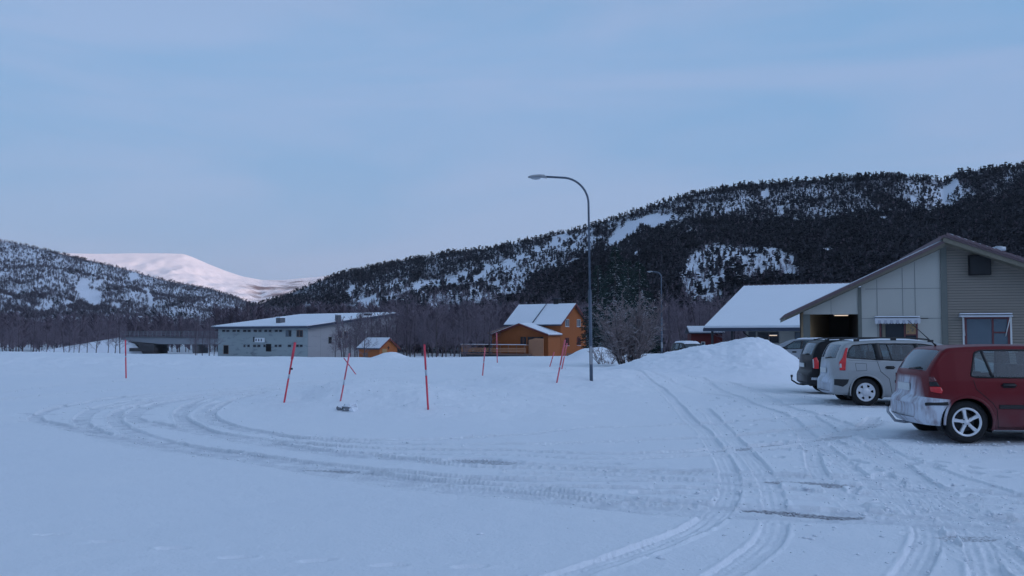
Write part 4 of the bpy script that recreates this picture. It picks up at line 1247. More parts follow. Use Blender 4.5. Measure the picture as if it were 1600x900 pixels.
pn = MB(); pn.prism_y([(-2.25, .5), (.35, .5), (.35, hz(529)), (-1.0, hz(528.3)), (-2.25, hz(531))], -5.0, -4.9, 'pale_wood')
x = -2.2
while x < .3: pn.box(x, x + .03, -5.012, -4.999, .55, hz(532), 'rail_wood'); x += .2
pn.build('privacy_screen', house)
# low hedge board fence right of the house
mb = MB()
for i in range(24): mb.box(.6 + i * .22, .6 + i * .22 + .18, -.2, -.16, .0, 1.1, 'rail_wood')
fx = empty('board_fence', (K.x + .1, 134.5, ZB), 0, 'low brown board fence in front of the orange house gable', 'fence')
mb.build('boards', fx)
MB().box(.6, 5.9, -.14, -.08, .25, .35, 'rail_wood').box(.6, 5.9, -.14, -.08, .8, .9, 'rail_wood').build('rail', fx)

# ------------------------------------------------------------------ WOODEN SHED
K = P(593, 523, 128.0)
shb = -2.2
shed = empty('wooden_shed', (K.x, 128.0, shb), R(-37), 'small orange wooden shed with snowy roof below the grey hall', 'shed')
zz = lambda py: Z(py, 128.0) - shb
se, sr = zz(542.5), zz(528.5)
MB().prism_x([(0, 0), (3.5, 0), (3.5, se), (1.75, sr - .08), (0, se)], -4.0, 0, 'orange_wood').build('wall', shed)
gable_roof(shed, -4.35, .3, 3.5, se, sr, .25, th=.1, snow=.10, snow_m='dusted_roof_snow')
MB().box(.003, .04, 1.55, 1.95, 1.95, 2.05, 'black').box(.003, .04, 1.7, 1.8, 1.75, 2.2, 'black').build('wall_ornament', shed)
MB().box(.003, .03, .55, 1.45, 0.05, 1.85, 'carport_side').build('door', shed)
MB().box(-3.2, -2.2, -.03, -.003, 0.0, 1.3, 'rail_wood').build('side_door', shed)

# ------------------------------------------------------------------ GREY HALL
K = P(481, 523, 150.0)
hb = -2.7
hall = empty('grey_hall', (K.x, 150.0, hb), R(-38), 'long two storey grey hall with flat snowy roof and stained wall', 'hall')
c38, s38 = math.cos(R(38)), math.sin(R(38))
def hx(px):
    a = (px - 800) / (FPX * CT); return (a * 150.0 - K.x) / (c38 + a * s38)
def hy(px):
    a = (px - 800) / (FPX * CT); return (a * 150.0 - K.x) / (s38 - a * c38)
def hzz(py, lx=0, ly_=0):
    Y = 150.0 - lx * s38 + ly_ * c38; return Z(py, Y) - hb
HLn = -hx(342); HDp = hy(613)
he = hzz(509)
hr = hzz(489.5, 0, HDp)
MB().prism_x([(0, -.3), (HDp + 1, -.3), (HDp + 1, hr - .5), (HDp, hr - .3), (0, he)], -HLn, 0, 'hall_wall').build('wall', hall)
gw = MB(); gw.prism_x([(.01, -.3), (HDp - .1, -.3), (HDp - .1, hr - .42), (.01, he - .05)], .003, .05, 'hall_gable')
for k in range(9): gw.box(.05, .062, 2.6 * k + .01, 2.6 * k + .05, 0, he - .15 + (hr - he) * (2.6 * k) / HDp * .96, 'panel_joint')
gw.build('gable_wall', hall)
r_ = MB()
r_.prism_x([(-.9, he - .05), (HDp, hr), (HDp + 2, hr - .2), (HDp + 2, hr - .6), (HDp, hr - .42), (-.9, he - .42)], -HLn - .9, .9, 'dark_trim')
ro = r_.build('roof', hall)
MB().prism_x([(-.85, he - .045), (HDp, hr + .003), (HDp, hr + .22), (-.85, he + .12)], -HLn - .85, .85, 'roof_snow').build('snow_cover', ro)
def on_roof(y): return he + (hr - he) * y / HDp
for (px, ly_, w_, h_) in ((407, 3.0, .55, 1.25), (469, 5.5, .35, 1.3)):
    xx = hx(px) + ly_ * .55
    v_ = MB(); v_.box(xx - w_, xx + w_, ly_ - w_, ly_ + w_, on_roof(ly_) - .2, on_roof(ly_) + h_ * .85, 'concrete')
    v_.box(xx - w_ - .06, xx + w_ + .06, ly_ - w_ - .06, ly_ + w_ + .06, on_roof(ly_) + h_ * .85, on_roof(ly_) + h_, 'roof_snow'); v_.build('vent_stack', ro)
MB().box(-7.4 + 6, -6.6 + 6.3, 13.5, 14.3, on_roof(14), on_roof(14) + .5, 'black').build('roof_hatch', ro)
def hwin(px0, px1, py0, py1, glass='dark_window', fr='concrete', name='window'):
    a, b = hx(px0), hx(px1); m_ = (a + b) / 2
    return window(hall, a, b, hzz(py1, m_), hzz(py0, m_), 0.0, fr, glass, fw=.08, depth=.04, sill=False, name=name)
for (a, b) in ((348.5, 353), (355, 359.5), (364.5, 369.5), (371.5, 375.5), (381, 386), (388, 392.5), (397.5, 402.5), (405, 409.5), (414, 418.5), (421, 425), (430.5, 435), (437, 441.5)):
    hwin(a, b, 515.3, 518.7)
hwin(447.5, 452, 516, 526, 'curtain_window'); hwin(452.6, 456, 516, 526)
hwin(464.5, 468.5, 516, 526.5, 'dark_window', 'rail_wood'); hwin(469.2, 474, 516, 526.5, 'dark_window', 'rail_wood')
for (a, b) in ((382, 385), (388, 391.5), (397, 401.5), (403.5, 408), (413, 416), (430.5, 434.5), (436.5, 441), (451, 456), (464, 468), (469.5, 474)):
    hwin(a, b, 538.6, 542.2)
hwin(351, 358.5, 539.5, 553, 'matt_black', 'rail_wood', 'door')
hwin(417, 425, 537.5, 549, 'matt_black', 'concrete_dark', 'door')
hwin(396.8, 399, 526.5, 534, 'concrete_dark', 'concrete_dark', 'vent_grille')
sg = empty('wall_sign', hall.matrix_world @ Vector((0, 0, 0)), 0)
sg.location = (K.x, 150.0, hb); sg.rotation_euler = (0, 0, R(-38))
tag(sg, 'white rectangular sign with three dark figures on the long hall wall', 'sign')
a, b = hx(400.2), hx(415.5)
z0, z1 = hzz(534.8, a), hzz(527.8, a)
MB().box(a, b, -.16, -.05, z0, z1, 'sign_white').build('panel', sg)
for k in range(3):
    cx_ = a + (b - a) * (.15 + .27 * k); hh_ = (z1 - z0)
    MB().prism_y([(cx_ - .13, z0 + .18), (cx_ + .13, z0 + .18), (cx_ + .17, z0 + .42), (cx_ + .07, z0 + hh_ * .82), (cx_ - .07, z0 + hh_ * .82), (cx_ - .17, z0 + .42)], -.172, -.161, 'dark_trim').build('figure', sg)
for (px0, px1, py0, py1) in ((514, 518.5, 526.5, 536.5), (528.5, 534.5, 518, 528), (538, 543.5, 518, 528), (529, 532, 534, 543), (538, 543, 540, 543)):
    y0, y1 = hy(px0), hy(px1); ym = (y0 + y1) / 2
    window(hall, y0, y1, hzz(py1, 0, ym), hzz(py0, 0, ym), .05, 'concrete_dark' if px0 < 520 else 'rail_wood', 'matt_black' if px0 < 520 else 'dark_window', fw=.1, axis='x', sill=False)

# ------------------------------------------------------------------ BRIDGE
YB = 196.0
br = empty('road_bridge', (X(196, YB), YB, 0), R(-4), 'low grey road bridge with railing between the river trees and the hall', 'bridge')
bt, bb_ = Z(527, YB), Z(535.5, YB)
MB().prism_y([(-1, bt), (22, bt - .3), (22, bt - 1.5), (8, bb_ - .3), (2.0, bb_ + .2), (-1, bt - .5)], 0, 6, 'bridge_steel').build('girder', br)
MB().box(-1.2, 22, -.25, 6.2, bt - .02, bt + .14, 'concrete').build('deck_slab', br)
rl = MB()
for k in range(24): rl.box(-1 + k * .98, -.93 + k * .98, -.2, -.12, bt + .14, bt + 1.15, 'bridge_steel')
for z_ in (.5, .8, 1.1): rl.box(-1, 22, -.19, -.13, bt + .1 + z_ - .03, bt + .1 + z_ + .03, 'bridge_steel')
rl.build('railing', br)
MB().prism_y([(.6, bb_ + .3), (6.4, bb_ - .3), (6.4, VZ - 1), (4.6, VZ - 1), (3.0, bb_ - .5)], -.3, 6.3, 'concrete_dark').box(1.2, 6.6, -.6, 6.4, -1.9, -1.2, 'concrete_dark').build('abutment', br)
MB().box(14.5, 15.6, .3, 5.8, VZ - 1, bb_ + .2, 'concrete').build('pier', br)
emb = MB().prism_y([(-26, VZ - .4), (-1.1, bt + .0), (1.0, bt - .4), (4.5, VZ - .3)], .2, 6.2, 'snow').build('embankment', br)

# ------------------------------------------------------------------ COMMUNITY BUILDING (right)
YF = 49.0; PHI_B = R(15); CB, SB = math.cos(PHI_B), math.sin(PHI_B)
KB = P(1474, 523, YF)
cb = empty('community_building', (KB.x, YF, 0), -PHI_B, 'low pale and brown gabled building with carport behind the parked cars', 'building')
def fx_(px):
    a = (px - 800) / (FPX * CT); return (a * YF - KB.x) / (CB + a * SB)
def fz(py, px=1440): return P(px, py, YF - fx_(px) * SB).z
def wpos(lx, ly_, z): return (KB.x + CB * lx + SB * ly_, YF - SB * lx + CB * ly_, z)
xL = fx_(1255); xC0 = fx_(1340); xC1 = fx_(1345.5); xP = fx_(1474); xR = fx_(1474) + 15
zO = fz(491, 1298)                                           # top of the carport opening
def roofz(x):                                          # underside of the left roof plane at x
    return fz(498, 1228) + (fz(386, 1475) - fz(498, 1228)) * (x - fx_(1228)) / (fx_(1475) - fx_(1228))
SLR = (fz(381, 1475) - fz(422, 1600)) / (fx_(1600) - fx_(1475))
def roofz_r(x): return fz(381, 1475) - (x - fx_(1475)) * SLR
DEP = 13.0
# left wing wall with panel joints
wl_ = MB()
wl_.prism_y([(xC1, -.1), (xP, -.1), (xP, roofz(xP) - .05), (xC1, roofz(xC1) - .05)], 0, .25, 'panel_pale')
pw = wl_.build('panel_wall', cb)
wl2 = MB(); wl2.prism_y([(xL, zO), (xC0, zO), (xC0, roofz(xC0) - .05), (xL, roofz(xL) - .05)], 0, .25, 'panel_pale').build('panel_wall', cb)
jt = MB()
for px in (1370, 1410, 1429.5): jt.box(fx_(px) - .02, fx_(px) + .02, -.012, -.002, 0, roofz(fx_(px)) - .1, 'panel_joint')
for py in (451, 497.5): jt.box(xC1 if py > 460 else max(xC1, fx_(1352)), xP - .12, -.014, -.003, fz(py, 1410) - .02, fz(py, 1410) + .02, 'panel_joint')
jt.box(fx_(1298) - .015, fx_(1298) + .015, -.012, -.002, zO, roofz(fx_(1298)) - .1, 'panel_joint')
jt.build('panel_joints', pw)
cp = MB(); cp.box(xC0, xC1, -.05, .30, -.1, roofz(xC0) - .06, 'corner_board'); cp.build('post', cb)
cpt = MB(); cpt.box(xL - .02, xL + .33, -.04, .30, -.1, zO + .001, 'corner_board'); cpt.build('post', cb)
MB().box(xP - .13, xP + .17, -.10, .26, -.1, roofz(xP) + .28, 'corner_board').build('corner_board', cb)
# carport interior
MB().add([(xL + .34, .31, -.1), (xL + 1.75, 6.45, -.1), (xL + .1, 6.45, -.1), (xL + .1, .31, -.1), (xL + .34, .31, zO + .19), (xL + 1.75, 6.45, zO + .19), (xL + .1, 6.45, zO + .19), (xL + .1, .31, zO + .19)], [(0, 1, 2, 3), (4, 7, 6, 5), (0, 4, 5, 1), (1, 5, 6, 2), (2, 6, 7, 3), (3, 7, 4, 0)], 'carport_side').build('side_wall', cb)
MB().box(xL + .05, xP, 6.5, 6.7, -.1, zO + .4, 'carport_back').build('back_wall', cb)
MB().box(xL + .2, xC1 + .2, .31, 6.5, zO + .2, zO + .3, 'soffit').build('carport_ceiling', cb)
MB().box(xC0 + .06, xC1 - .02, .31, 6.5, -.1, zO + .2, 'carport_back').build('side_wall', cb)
lt, ltt, ltb = nodes_of('lit_tube')
ltb.inputs['Emission Color'].default_value = (1, .72, .45, 1); ltb.inputs['Emission Strength'].default_value = 0.85
cl = empty('ceiling_light', wpos(fx_(1316), 1.0, P(1316, 493, YF - fx_(1316) * SB + CB).z), -PHI_B, 'lit tube light under the carport ceiling', 'light')
MB().box(-.35, .35, -.05, .05, -.02, .02, 'lit_tube').build('tube', cl)
MB().box(-.4, .4, -.08, .08, .022, .13, 'white_paint').build('housing', cl)
# right part: horizontal siding
sw = MB(); sw.prism_y([(xP + .17, -.1), (xR, -.1), (xR, roofz_r(xR)), (xP + .17, roofz_r(xP + .17) - .02)], 0, .25, 'siding_brown')
z_ = .1
while z_ < roofz_r(xP) - .1:
    xe = min(xR, xP + .17 + (roofz_r(xP + .17) - .12 - z_) / SLR)
    if xe > xP + .5:
        sw.box(xP + .17, xe, -.030, -.002, z_ - .024, z_ - .002, 'siding_shade_strip')  # dark strip painted as the shade below each board
        sw.prism_x([(-.060, z_), (-.008, z_ + .116), (.001, z_ + .116), (.001, z_)], xP + .17, xe, 'siding_brown')
    z_ += .142
sidew = sw.build('siding_wall', cb)
# roofs
r1 = MB(); x0, x1 = fx_(1226), fx_(1474.5)
k_ = (roofz(x1) - roofz(x0)) / (x1 - x0)
r1.prism_y([(x0, roofz(x0) - .02), (x1, roofz(x1) - .02), (x1, roofz(x1) + .24), (x0, roofz(x0) + .14)], -.75, DEP, 'soffit')
ra = r1.build('roof', cb)
tl = MB()
tl.prism_y([(x0 - .05, roofz(x0) + .143), (x1, roofz(x1) + .243), (x1, roofz(x1) + .33), (x0 - .05, roofz(x0) + .24)], -.80, DEP, 'tile')
n_ = 34
for i in range(n_):
    xx = x0 - .05 + (x1 - x0) * i / n_; zz_ = roofz(xx) + .2 + .1 * i / n_
    tl.obox((xx + .13, -.78, zz_ + .02), (.16, 0, .16 * k_ - .02), (0, .09, 0), (-.02, 0, .06), 'tile')
tl.build('tiles', ra)
MB().prism_y([(x0, roofz(x0) + .245), (x1 - .05, roofz(x1) + .333), (x1 - .05, roofz(x1) + .38), (x0, roofz(x0) + .29)], -.66, DEP, 'dusted_roof_snow').build('snow_cover', ra)
r2 = MB(); xa = fx_(1466); xb = xR + .6
def rr2(x): return roofz_r(x)
r2.prism_y([(xP - .12, rr2(xP) + .02), (xb, rr2(xb) + .0), (xb, rr2(xb) + .22), (xP - .12, rr2(xP) + .26)], -.95, DEP + 1, 'soffit')
rb = r2.build('roof', cb)
tl = MB(); tl.prism_y([(xa, rr2(xa) + .02), (xa + .02, rr2(xa) + .22), (xP + .1, rr2(xP) + .42), (xb, rr2(xb) + .34), (xb, rr2(xb) + .225), (xP - .1, rr2(xP) + .263)], -1.0, DEP + 1, 'tile')
for i in range(48):
    xx = xP + .1 + (xb - xP) * i / 48; tl.obox((xx + .1, -.98, rr2(xx) + .37), (.16, 0, -.16 * SLR - .03), (0, .09, 0), (.02, 0, .06), 'tile')
tl.build('tiles', rb)
MB().prism_y([(xP + .15, rr2(xP) + .40), (xP + .15, rr2(xP) + .47), (xb, rr2(xb) + .40), (xb, rr2(xb) + .345)], -.86, DEP + 1, 'dusted_roof_snow').build('snow_cover', rb)
MB().box(fx_(1513), fx_(1547.5), -.30, -.045, fz(430, 1530), fz(399, 1530), 'matt_black').box(fx_(1513) + .05, fx_(1547.5) - .05, -.33, -.301, fz(430, 1530) + .05, fz(399, 1530) - .05, 'black').build('vent_box', cb)
# back extension volume so the building is solid from the side
MB().box(xP + .1, xR, .26, DEP, -.1, roofz_r(xR) - .1, 'siding_brown').box(xC1 + .1, xP + .1, 6.8, DEP, -.1, roofz(xC1) - .2, 'panel_pale').build('rear_wall', cb)
# windows with awnings
w1 = window(cb, fx_(1373.5), fx_(1431.5), 0.75, fz(500, 1400), 0.0, 'window_red', 'dark_window', (fx_(1412),), ((fx_(1412), fx_(1431.5), fz(523)),), fw=.09, depth=.06)
cu = MB(); cu.box(fx_(1377), fx_(1382), -.030, -.021, .9, fz(501), 'soffit').box(fx_(1414), fx_(1430), -.030, -.021, fz(522), fz(501), 'carport_side')
random.seed(2)
for i in range(9): 
    a = random.uniform(fx_(1415), fx_(1428)); b = random.uniform(fz(521), fz(503)); cu.box(a, a + .1, -.036, -.031, b, b + .08, 'soffit')
cu.build('curtain', w1)
w2 = window(cb, fx_(1506), fx_(1574.5), 0.75, fz(496, 1540), -.04, 'window_red', 'curtain_window', (fx_(1549),), ((fx_(1549), fx_(1574.5), fz(519.5, 1560)),), fw=.11, depth=.06)
MB().box(fx_(1502), fx_(1505.2), -.09, -.043, .75, fz(496, 1540), 'white_paint').box(fx_(1576), fx_(1579), -.09, -.043, .75, fz(496, 1540), 'white_paint').build('guide_rails', w2)
def awning(x0, x1, z0, z1, y, striped, label):
    o = empty('window_awning', wpos(x0, y, z0), -PHI_B, label, 'awning')
    W = x1 - x0
    MB().prism_x([(-.42, .0), (0, .0), (0, z1 - z0), (-.16, z1 - z0), (-.42, (z1 - z0) * .5)], 0, W, 'awning_white').build('casing', o)
    MB().box(.02, W - .02, -.40, -.02, z1 - z0 + .004, z1 - z0 + .05, 'roof_snow').build('snow_cap', o)
    if striped:
        v = MB(); n = 15
        for i in range(n):
            a = W * i / n; b = W * (i + 1) / n
            v.prism_y([(a, 0), (b, 0), (b, -.12), (b - (b - a) * .2, -.19), (a + (b - a) * .2, -.19), (a, -.12)], -.43, -.415, 'awning_blue' if i % 2 else 'awning_white')
        v.build('valance', o)
    else:
        MB().tube([(.12, -.38, 0), (.28, -.02, -1.0)], .025, 'white_paint', 6).build('arm', o)
        MB().tube([(W - .12, -.38, 0), (W - .28, -.02, -1.0)], .025, 'white_paint', 6).build('arm', o)
awning(fx_(1364.5), fx_(1435), fz(500.5, 1400), fz(495.5, 1400), -.02, True, 'rolled white awning with scalloped blue striped edge on the pale wall')
awning(fx_(1496.5), fx_(1578), fz(495.5, 1540), fz(491, 1540), -.05, False, 'rolled plain white awning over the right red framed window')
vp = MB().tube([(0, 0, 0), (0, 0, 1.4), (0, 0, 1.5)], [.28, .28, .18], 'vent_pipe', 14).tube([(0, 0, 1.25), (0, 0, 1.45)], .36, 'vent_pipe', 14).build('vent_pipe', cb)
vp.location = (fx_(1600), 5.0, rr2(fx_(1600)) + .2)
aer = MB().tube([(fx_(1435), -.04, fz(497.5)), (fx_(1449), -.1, fz(497.5))], .018, 'trim_black', 5).build('wall_bracket', cb)

# ------------------------------------------------------------------ WING WITH THE BIG SNOW ROOF
A0 = P(1100, 510, 80.0)
wg = empty('roofed_wing', (A0.x, 80.0, 0), R(-27), 'low wing with large snow covered roof behind the snow pile', 'building')
we = A0.z; wr = Z(447, 93.1)
D2 = 14.8
mb = MB()
mb.prism_x([(-.2, we - .15), (D2, wr - .15), (2 * D2, we - .15), (2 * D2, we - .4), (D2, wr - .4), (-.2, we - .38)], 0, 30, 'dark_trim')
ro = mb.build('roof', wg)
MB().prism_x([(-.12, we - .145), (D2, wr - .145), (D2, wr + .06), (-.12, we + .06)], .08, 29.9, 'roof_snow').prism_x([(D2, wr - .145), (2 * D2, we - .14), (2 * D2, we + .05), (D2, wr + .06)], .08, 29.9, 'roof_snow').build('snow_cover', ro)
MB().box(0, 30, -.34, -.22, we - .42, we - .20, 'dark_trim').build('gutter', ro)
rdg = MB()
for i in range(60): rdg.obox((.3 + i * .5, D2, wr + .08), (.17, 0, 0), (0, .12, 0), (0, 0, .045), 'tile')
rdg.build('ridge_tiles', ro)
wy = 1.6
def wxx(px, ly_=wy):
    # local x on the plane y=ly_ seen at column px
    a = (px - 800) / (FPX * CT); c_, s_ = math.cos(R(27)), math.sin(R(27))
    ox, oy = A0.x + s_ * ly_, 80.0 + c_ * ly_
    return (a * oy - ox) / (c_ + a * s_)
w0 = wxx(1165)
MB().box(w0, 29.5, wy, 2 * D2 - 1, -.2, we - .4, 'panel_pale').build('wall', wg)
MB().box(w0 + .2, wxx(1180), wy - .02, wy - .003, 0, we - .45, 'concrete').build('entrance_panel', wg)
def wwin(a, b, m='dark_window'): return window(wg, wxx(a), wxx(b), .9, we - .50, wy, 'concrete', m, fw=.06, sill=False)
wwin(1183, 1200); wwin(1201, 1216, 'dark_window'); wwin(1241, 1254, 'curtain_window'); wwin(1263, 1280)
dp = MB().tube([(wxx(1168), -.28, we - .42), (wxx(1168) + .1, -.2, we - .6), (wxx(1172), wy - .1, we - .95), (wxx(1173), wy - .1, 0)], .06, 'black', 7).build('downpipe', wg)
for px in (1112, 1143): 
    x_ = wxx(px, .3); MB().box(x_ - .09, x_ + .09, .25, .43, -.1, we - .38, 'concrete_dark').build('post', wg)
wl3 = empty('porch_light', (0, 0, 0), 0, 'small lit lamp over the porch window of the snow roofed wing', 'light')
q = Matrix.Rotation(R(-27), 4, 'Z') @ Vector((wxx(1208), wy - .25, 0))
wl3.location = (A0.x + q.x, 80.0 + q.y, we - .78)
MB().box(-.32, .32, -.03, .03, -.03, .03, 'lit_tube').build('tube', wl3)
MB().box(-.34, .34, -.05, .05, .033, .09, 'white_paint').build('housing', wl3)

# red cabin and snowy roofs behind the pile
Yc = 104.0
rc = empty('red_cabin', (X(1080, Yc), Yc, -.7), R(-6), 'dark red wooden cabin with snowy roof seen beneath the wing eave', 'cabin')
czt = Z(521, Yc) + .7
MB().box(0, 3.4, 0, 5, 0, czt, 'red_wood').build('wall', rc)
MB().prism_x([(-.4, czt - .02), (2.5, czt + .60), (5.4, czt - .02), (5.4, czt + .1), (2.5, czt + .72), (-.4, czt + .10)], -.3, 3.7, 'dark_trim').build('roof', rc)
MB().prism_x([(-.38, czt + .105), (2.5, czt + .725), (5.38, czt + .105), (5.38, czt + .25), (2.5, czt + .87), (-.38, czt + .25)], -.25, 3.65, 'dusted_roof_snow').build('snow_cover', rc)
window(rc, 1.1, 1.5, 1.1, 1.5, 0, 'white_paint', 'curtain_window', fw=.06, sill=False)

# ------------------------------------------------------------------ CARS
def car_paint(name, col, metal=0.25, rough=0.32, snow_x=None, dirt=0.25):
    """metallic paint, road grime low down, snow packed on the tail below snow_z for x < snow_x"""
    m, t, b = nodes_of(name)
    n = t.nodes.new; l = t.links.new
    tc = n('ShaderNodeTexCoord'); sp_ = n('ShaderNodeSeparateXYZ'); l(tc.outputs['Object'], sp_.inputs[0])
    no = n('ShaderNodeTexNoise'); no.inputs['Scale'].default_value = 5; no.inputs['Detail'].default_value = 6; l(tc.outputs['Object'], no.inputs['Vector'])
    # grime
    mr = n('ShaderNodeMapRange'); mr.inputs['From Min'].default_value = .75; mr.inputs['From Max'].default_value = .25; l(sp_.outputs['Z'], mr.inputs['Value'])
    mu = n('ShaderNodeMath'); mu.operation = 'MULTIPLY'; l(mr.outputs[0], mu.inputs[0]); l(no.outputs['Fac'], mu.inputs[1])
    mu2 = n('ShaderNodeMath'); mu2.operation = 'MULTIPLY'; mu2.inputs[1].default_value = dirt * 2; l(mu.outputs[0], mu2.inputs[0])
    mx = n('ShaderNodeMix'); mx.data_type = 'RGBA'; mx.inputs['A'].default_value = (*col, 1); mx.inputs['B'].default_value = (.16, .16, .17, 1); l(mu2.outputs[0], mx.inputs['Factor'])
    out = mx.outputs['Result']; rgh = None
    if snow_x is not None:
        sx_, sz_ = snow_x
        mp_ = n('ShaderNodeMapping'); mp_.inputs['Scale'].default_value = (1, 1.2, .35); l(tc.outputs['Object'], mp_.inputs['Vector'])
        n2 = n('ShaderNodeTexNoise'); n2.inputs['Scale'].default_value = 7; n2.inputs['Detail'].default_value = 8; n2.inputs['Roughness'].default_value = .6; l(mp_.outputs[0], n2.inputs['Vector'])
        # x limit depends on height: the bumper is caked further round the corner than the tailgate
        zl_ = n('ShaderNodeMapRange'); zl_.inputs['From Min'].default_value = sz_[0]; zl_.inputs['From Max'].default_value = sz_[0] + .03
        zl_.inputs['To Min'].default_value = sx_[0]; zl_.inputs['To Max'].default_value = sx_[1]; l(sp_.outputs['Z'], zl_.inputs['Value'])
        df = n('ShaderNodeMath'); df.operation = 'SUBTRACT'; l(zl_.outputs[0], df.inputs[0]); l(sp_.outputs['X'], df.inputs[1])
        d2 = n('ShaderNodeMapRange'); d2.inputs['From Min'].default_value = -.02; d2.inputs['From Max'].default_value = .05; l(df.outputs[0], d2.inputs['Value'])
        zt_ = n('ShaderNodeMapRange'); zt_.inputs['From Min'].default_value = sz_[1]; zt_.inputs['From Max'].default_value = sz_[1] - .05; l(sp_.outputs['Z'], zt_.inputs['Value'])
        pm = n('ShaderNodeMath'); pm.operation = 'MULTIPLY'; l(d2.outputs[0], pm.inputs[0]); l(zt_.outputs[0], pm.inputs[1])
        nr = n('ShaderNodeMapRange'); nr.inputs['From Min'].default_value = .30; nr.inputs['From Max'].default_value = .56; nr.inputs['To Min'].default_value = .25; l(n2.outputs['Fac'], nr.inputs['Value'])
        p2 = n('ShaderNodeMath'); p2.operation = 'MULTIPLY'; l(pm.outputs[0], p2.inputs[0]); l(nr.outputs[0], p2.inputs[1])
        mx2 = n('ShaderNodeMix'); mx2.data_type = 'RGBA'; l(p2.outputs[0], mx2.inputs['Factor']); l(out, mx2.inputs['A']); mx2.inputs['B'].default_value = (.62, .66, .73, 1)
        out = mx2.outputs['Result']
        rg = n('ShaderNodeMapRange'); rg.inputs['To Min'].default_value = rough; rg.inputs['To Max'].default_value = .9; l(p2.outputs[0], rg.inputs['Value']); l(rg.outputs[0], b.inputs['Roughness'])
        bp = n('ShaderNodeBump'); bp.inputs['Strength'].default_value = .5; bp.inputs['Distance'].default_value = .02; l(p2.outputs[0], bp.inputs['Height']); l(bp.outputs['Normal'], b.inputs['Normal'])
        mm = n('ShaderNodeMath'); mm.operation = 'MULTIPLY_ADD'; mm.inputs[1].default_value = -.14; mm.inputs[2].default_value = .14; l(p2.outputs[0], mm.inputs[0]); l(mm.outputs[0], b.inputs['Coat Weight'])
    else:
        b.inputs['Roughness'].default_value = rough
        b.inputs['Coat Weight'].default_value = .12
    b.inputs['Specular IOR Level'].default_value = .22
    b.inputs['Coat Roughness'].default_value = .10
    b.inputs['Metallic'].default_value = metal
    l(out, b.inputs['Base Color'])
    return m
def glass_mat(name, tint=(.45, .55, .58), frost=0.0):
    m, t, b = nodes_of(name)
    n = t.nodes.new; l = t.links.new
    tr = n('ShaderNodeBsdfTransparent'); tr.inputs['Color'].default_value = (*tint, 1)
    gl = n('ShaderNodeBsdfGlossy'); gl.inputs['Roughness'].default_value = .03; gl.inputs['Color'].default_value = (.9, .95, 1, 1)
    fr = n('ShaderNodeFresnel'); fr.inputs['IOR'].default_value = 1.75
    mx = n('ShaderNodeMixShader'); l(fr.outputs[0], mx.inputs['Fac']); l(tr.outputs[0], mx.inputs[1]); l(gl.outputs[0], mx.inputs[2])
    outp = t.nodes['Material Output']
    last = mx.outputs[0]
    df = n('ShaderNodeBsdfDiffuse'); df.inputs['Color'].default_value = (.34, .40, .46, 1)
    tc = n('ShaderNodeTexCoord'); no = n('ShaderNodeTexNoise'); no.inputs['Scale'].default_value = 3.5; no.inputs['Detail'].default_value = 4; l(tc.outputs['Object'], no.inputs['Vector'])
    mr = n('ShaderNodeMapRange'); mr.inputs['From Min'].default_value = .3; mr.inputs['From Max'].default_value = .75; mr.inputs['To Min'].default_value = frost * .5; mr.inputs['To Max'].default_value = min(1, frost * 1.4 + .03); l(no.outputs['Fac'], mr.inputs['Value'])
    m2 = n('ShaderNodeMixShader'); l(mr.outputs[0], m2.inputs['Fac']); l(last, m2.inputs[1]); l(df.outputs[0], m2.inputs[2])
    l(m2.outputs[0], outp.inputs['Surface'])
glass_mat('car_glass', (.55, .66, .68), 0.04)
glass_mat('frosted_car_glass', (.22, .32, .36), 0.10)
car_paint('paint_red', (.135, .005, .009), .0, .42, snow_x=((.48, .165), (.645, .99)), dirt=.3)
car_paint('paint_silver', (.34, .352, .36), .30, .38, snow_x=((.12, .13), (.45, 1.05)), dirt=.15)
car_paint('paint_dark', (.003, .0035, .006), .0, .45, snow_x=((.0, .0), (.42, .7)), dirt=.1)
car_paint('paint_white', (.30, .32, .35), .2, .4, dirt=.1)

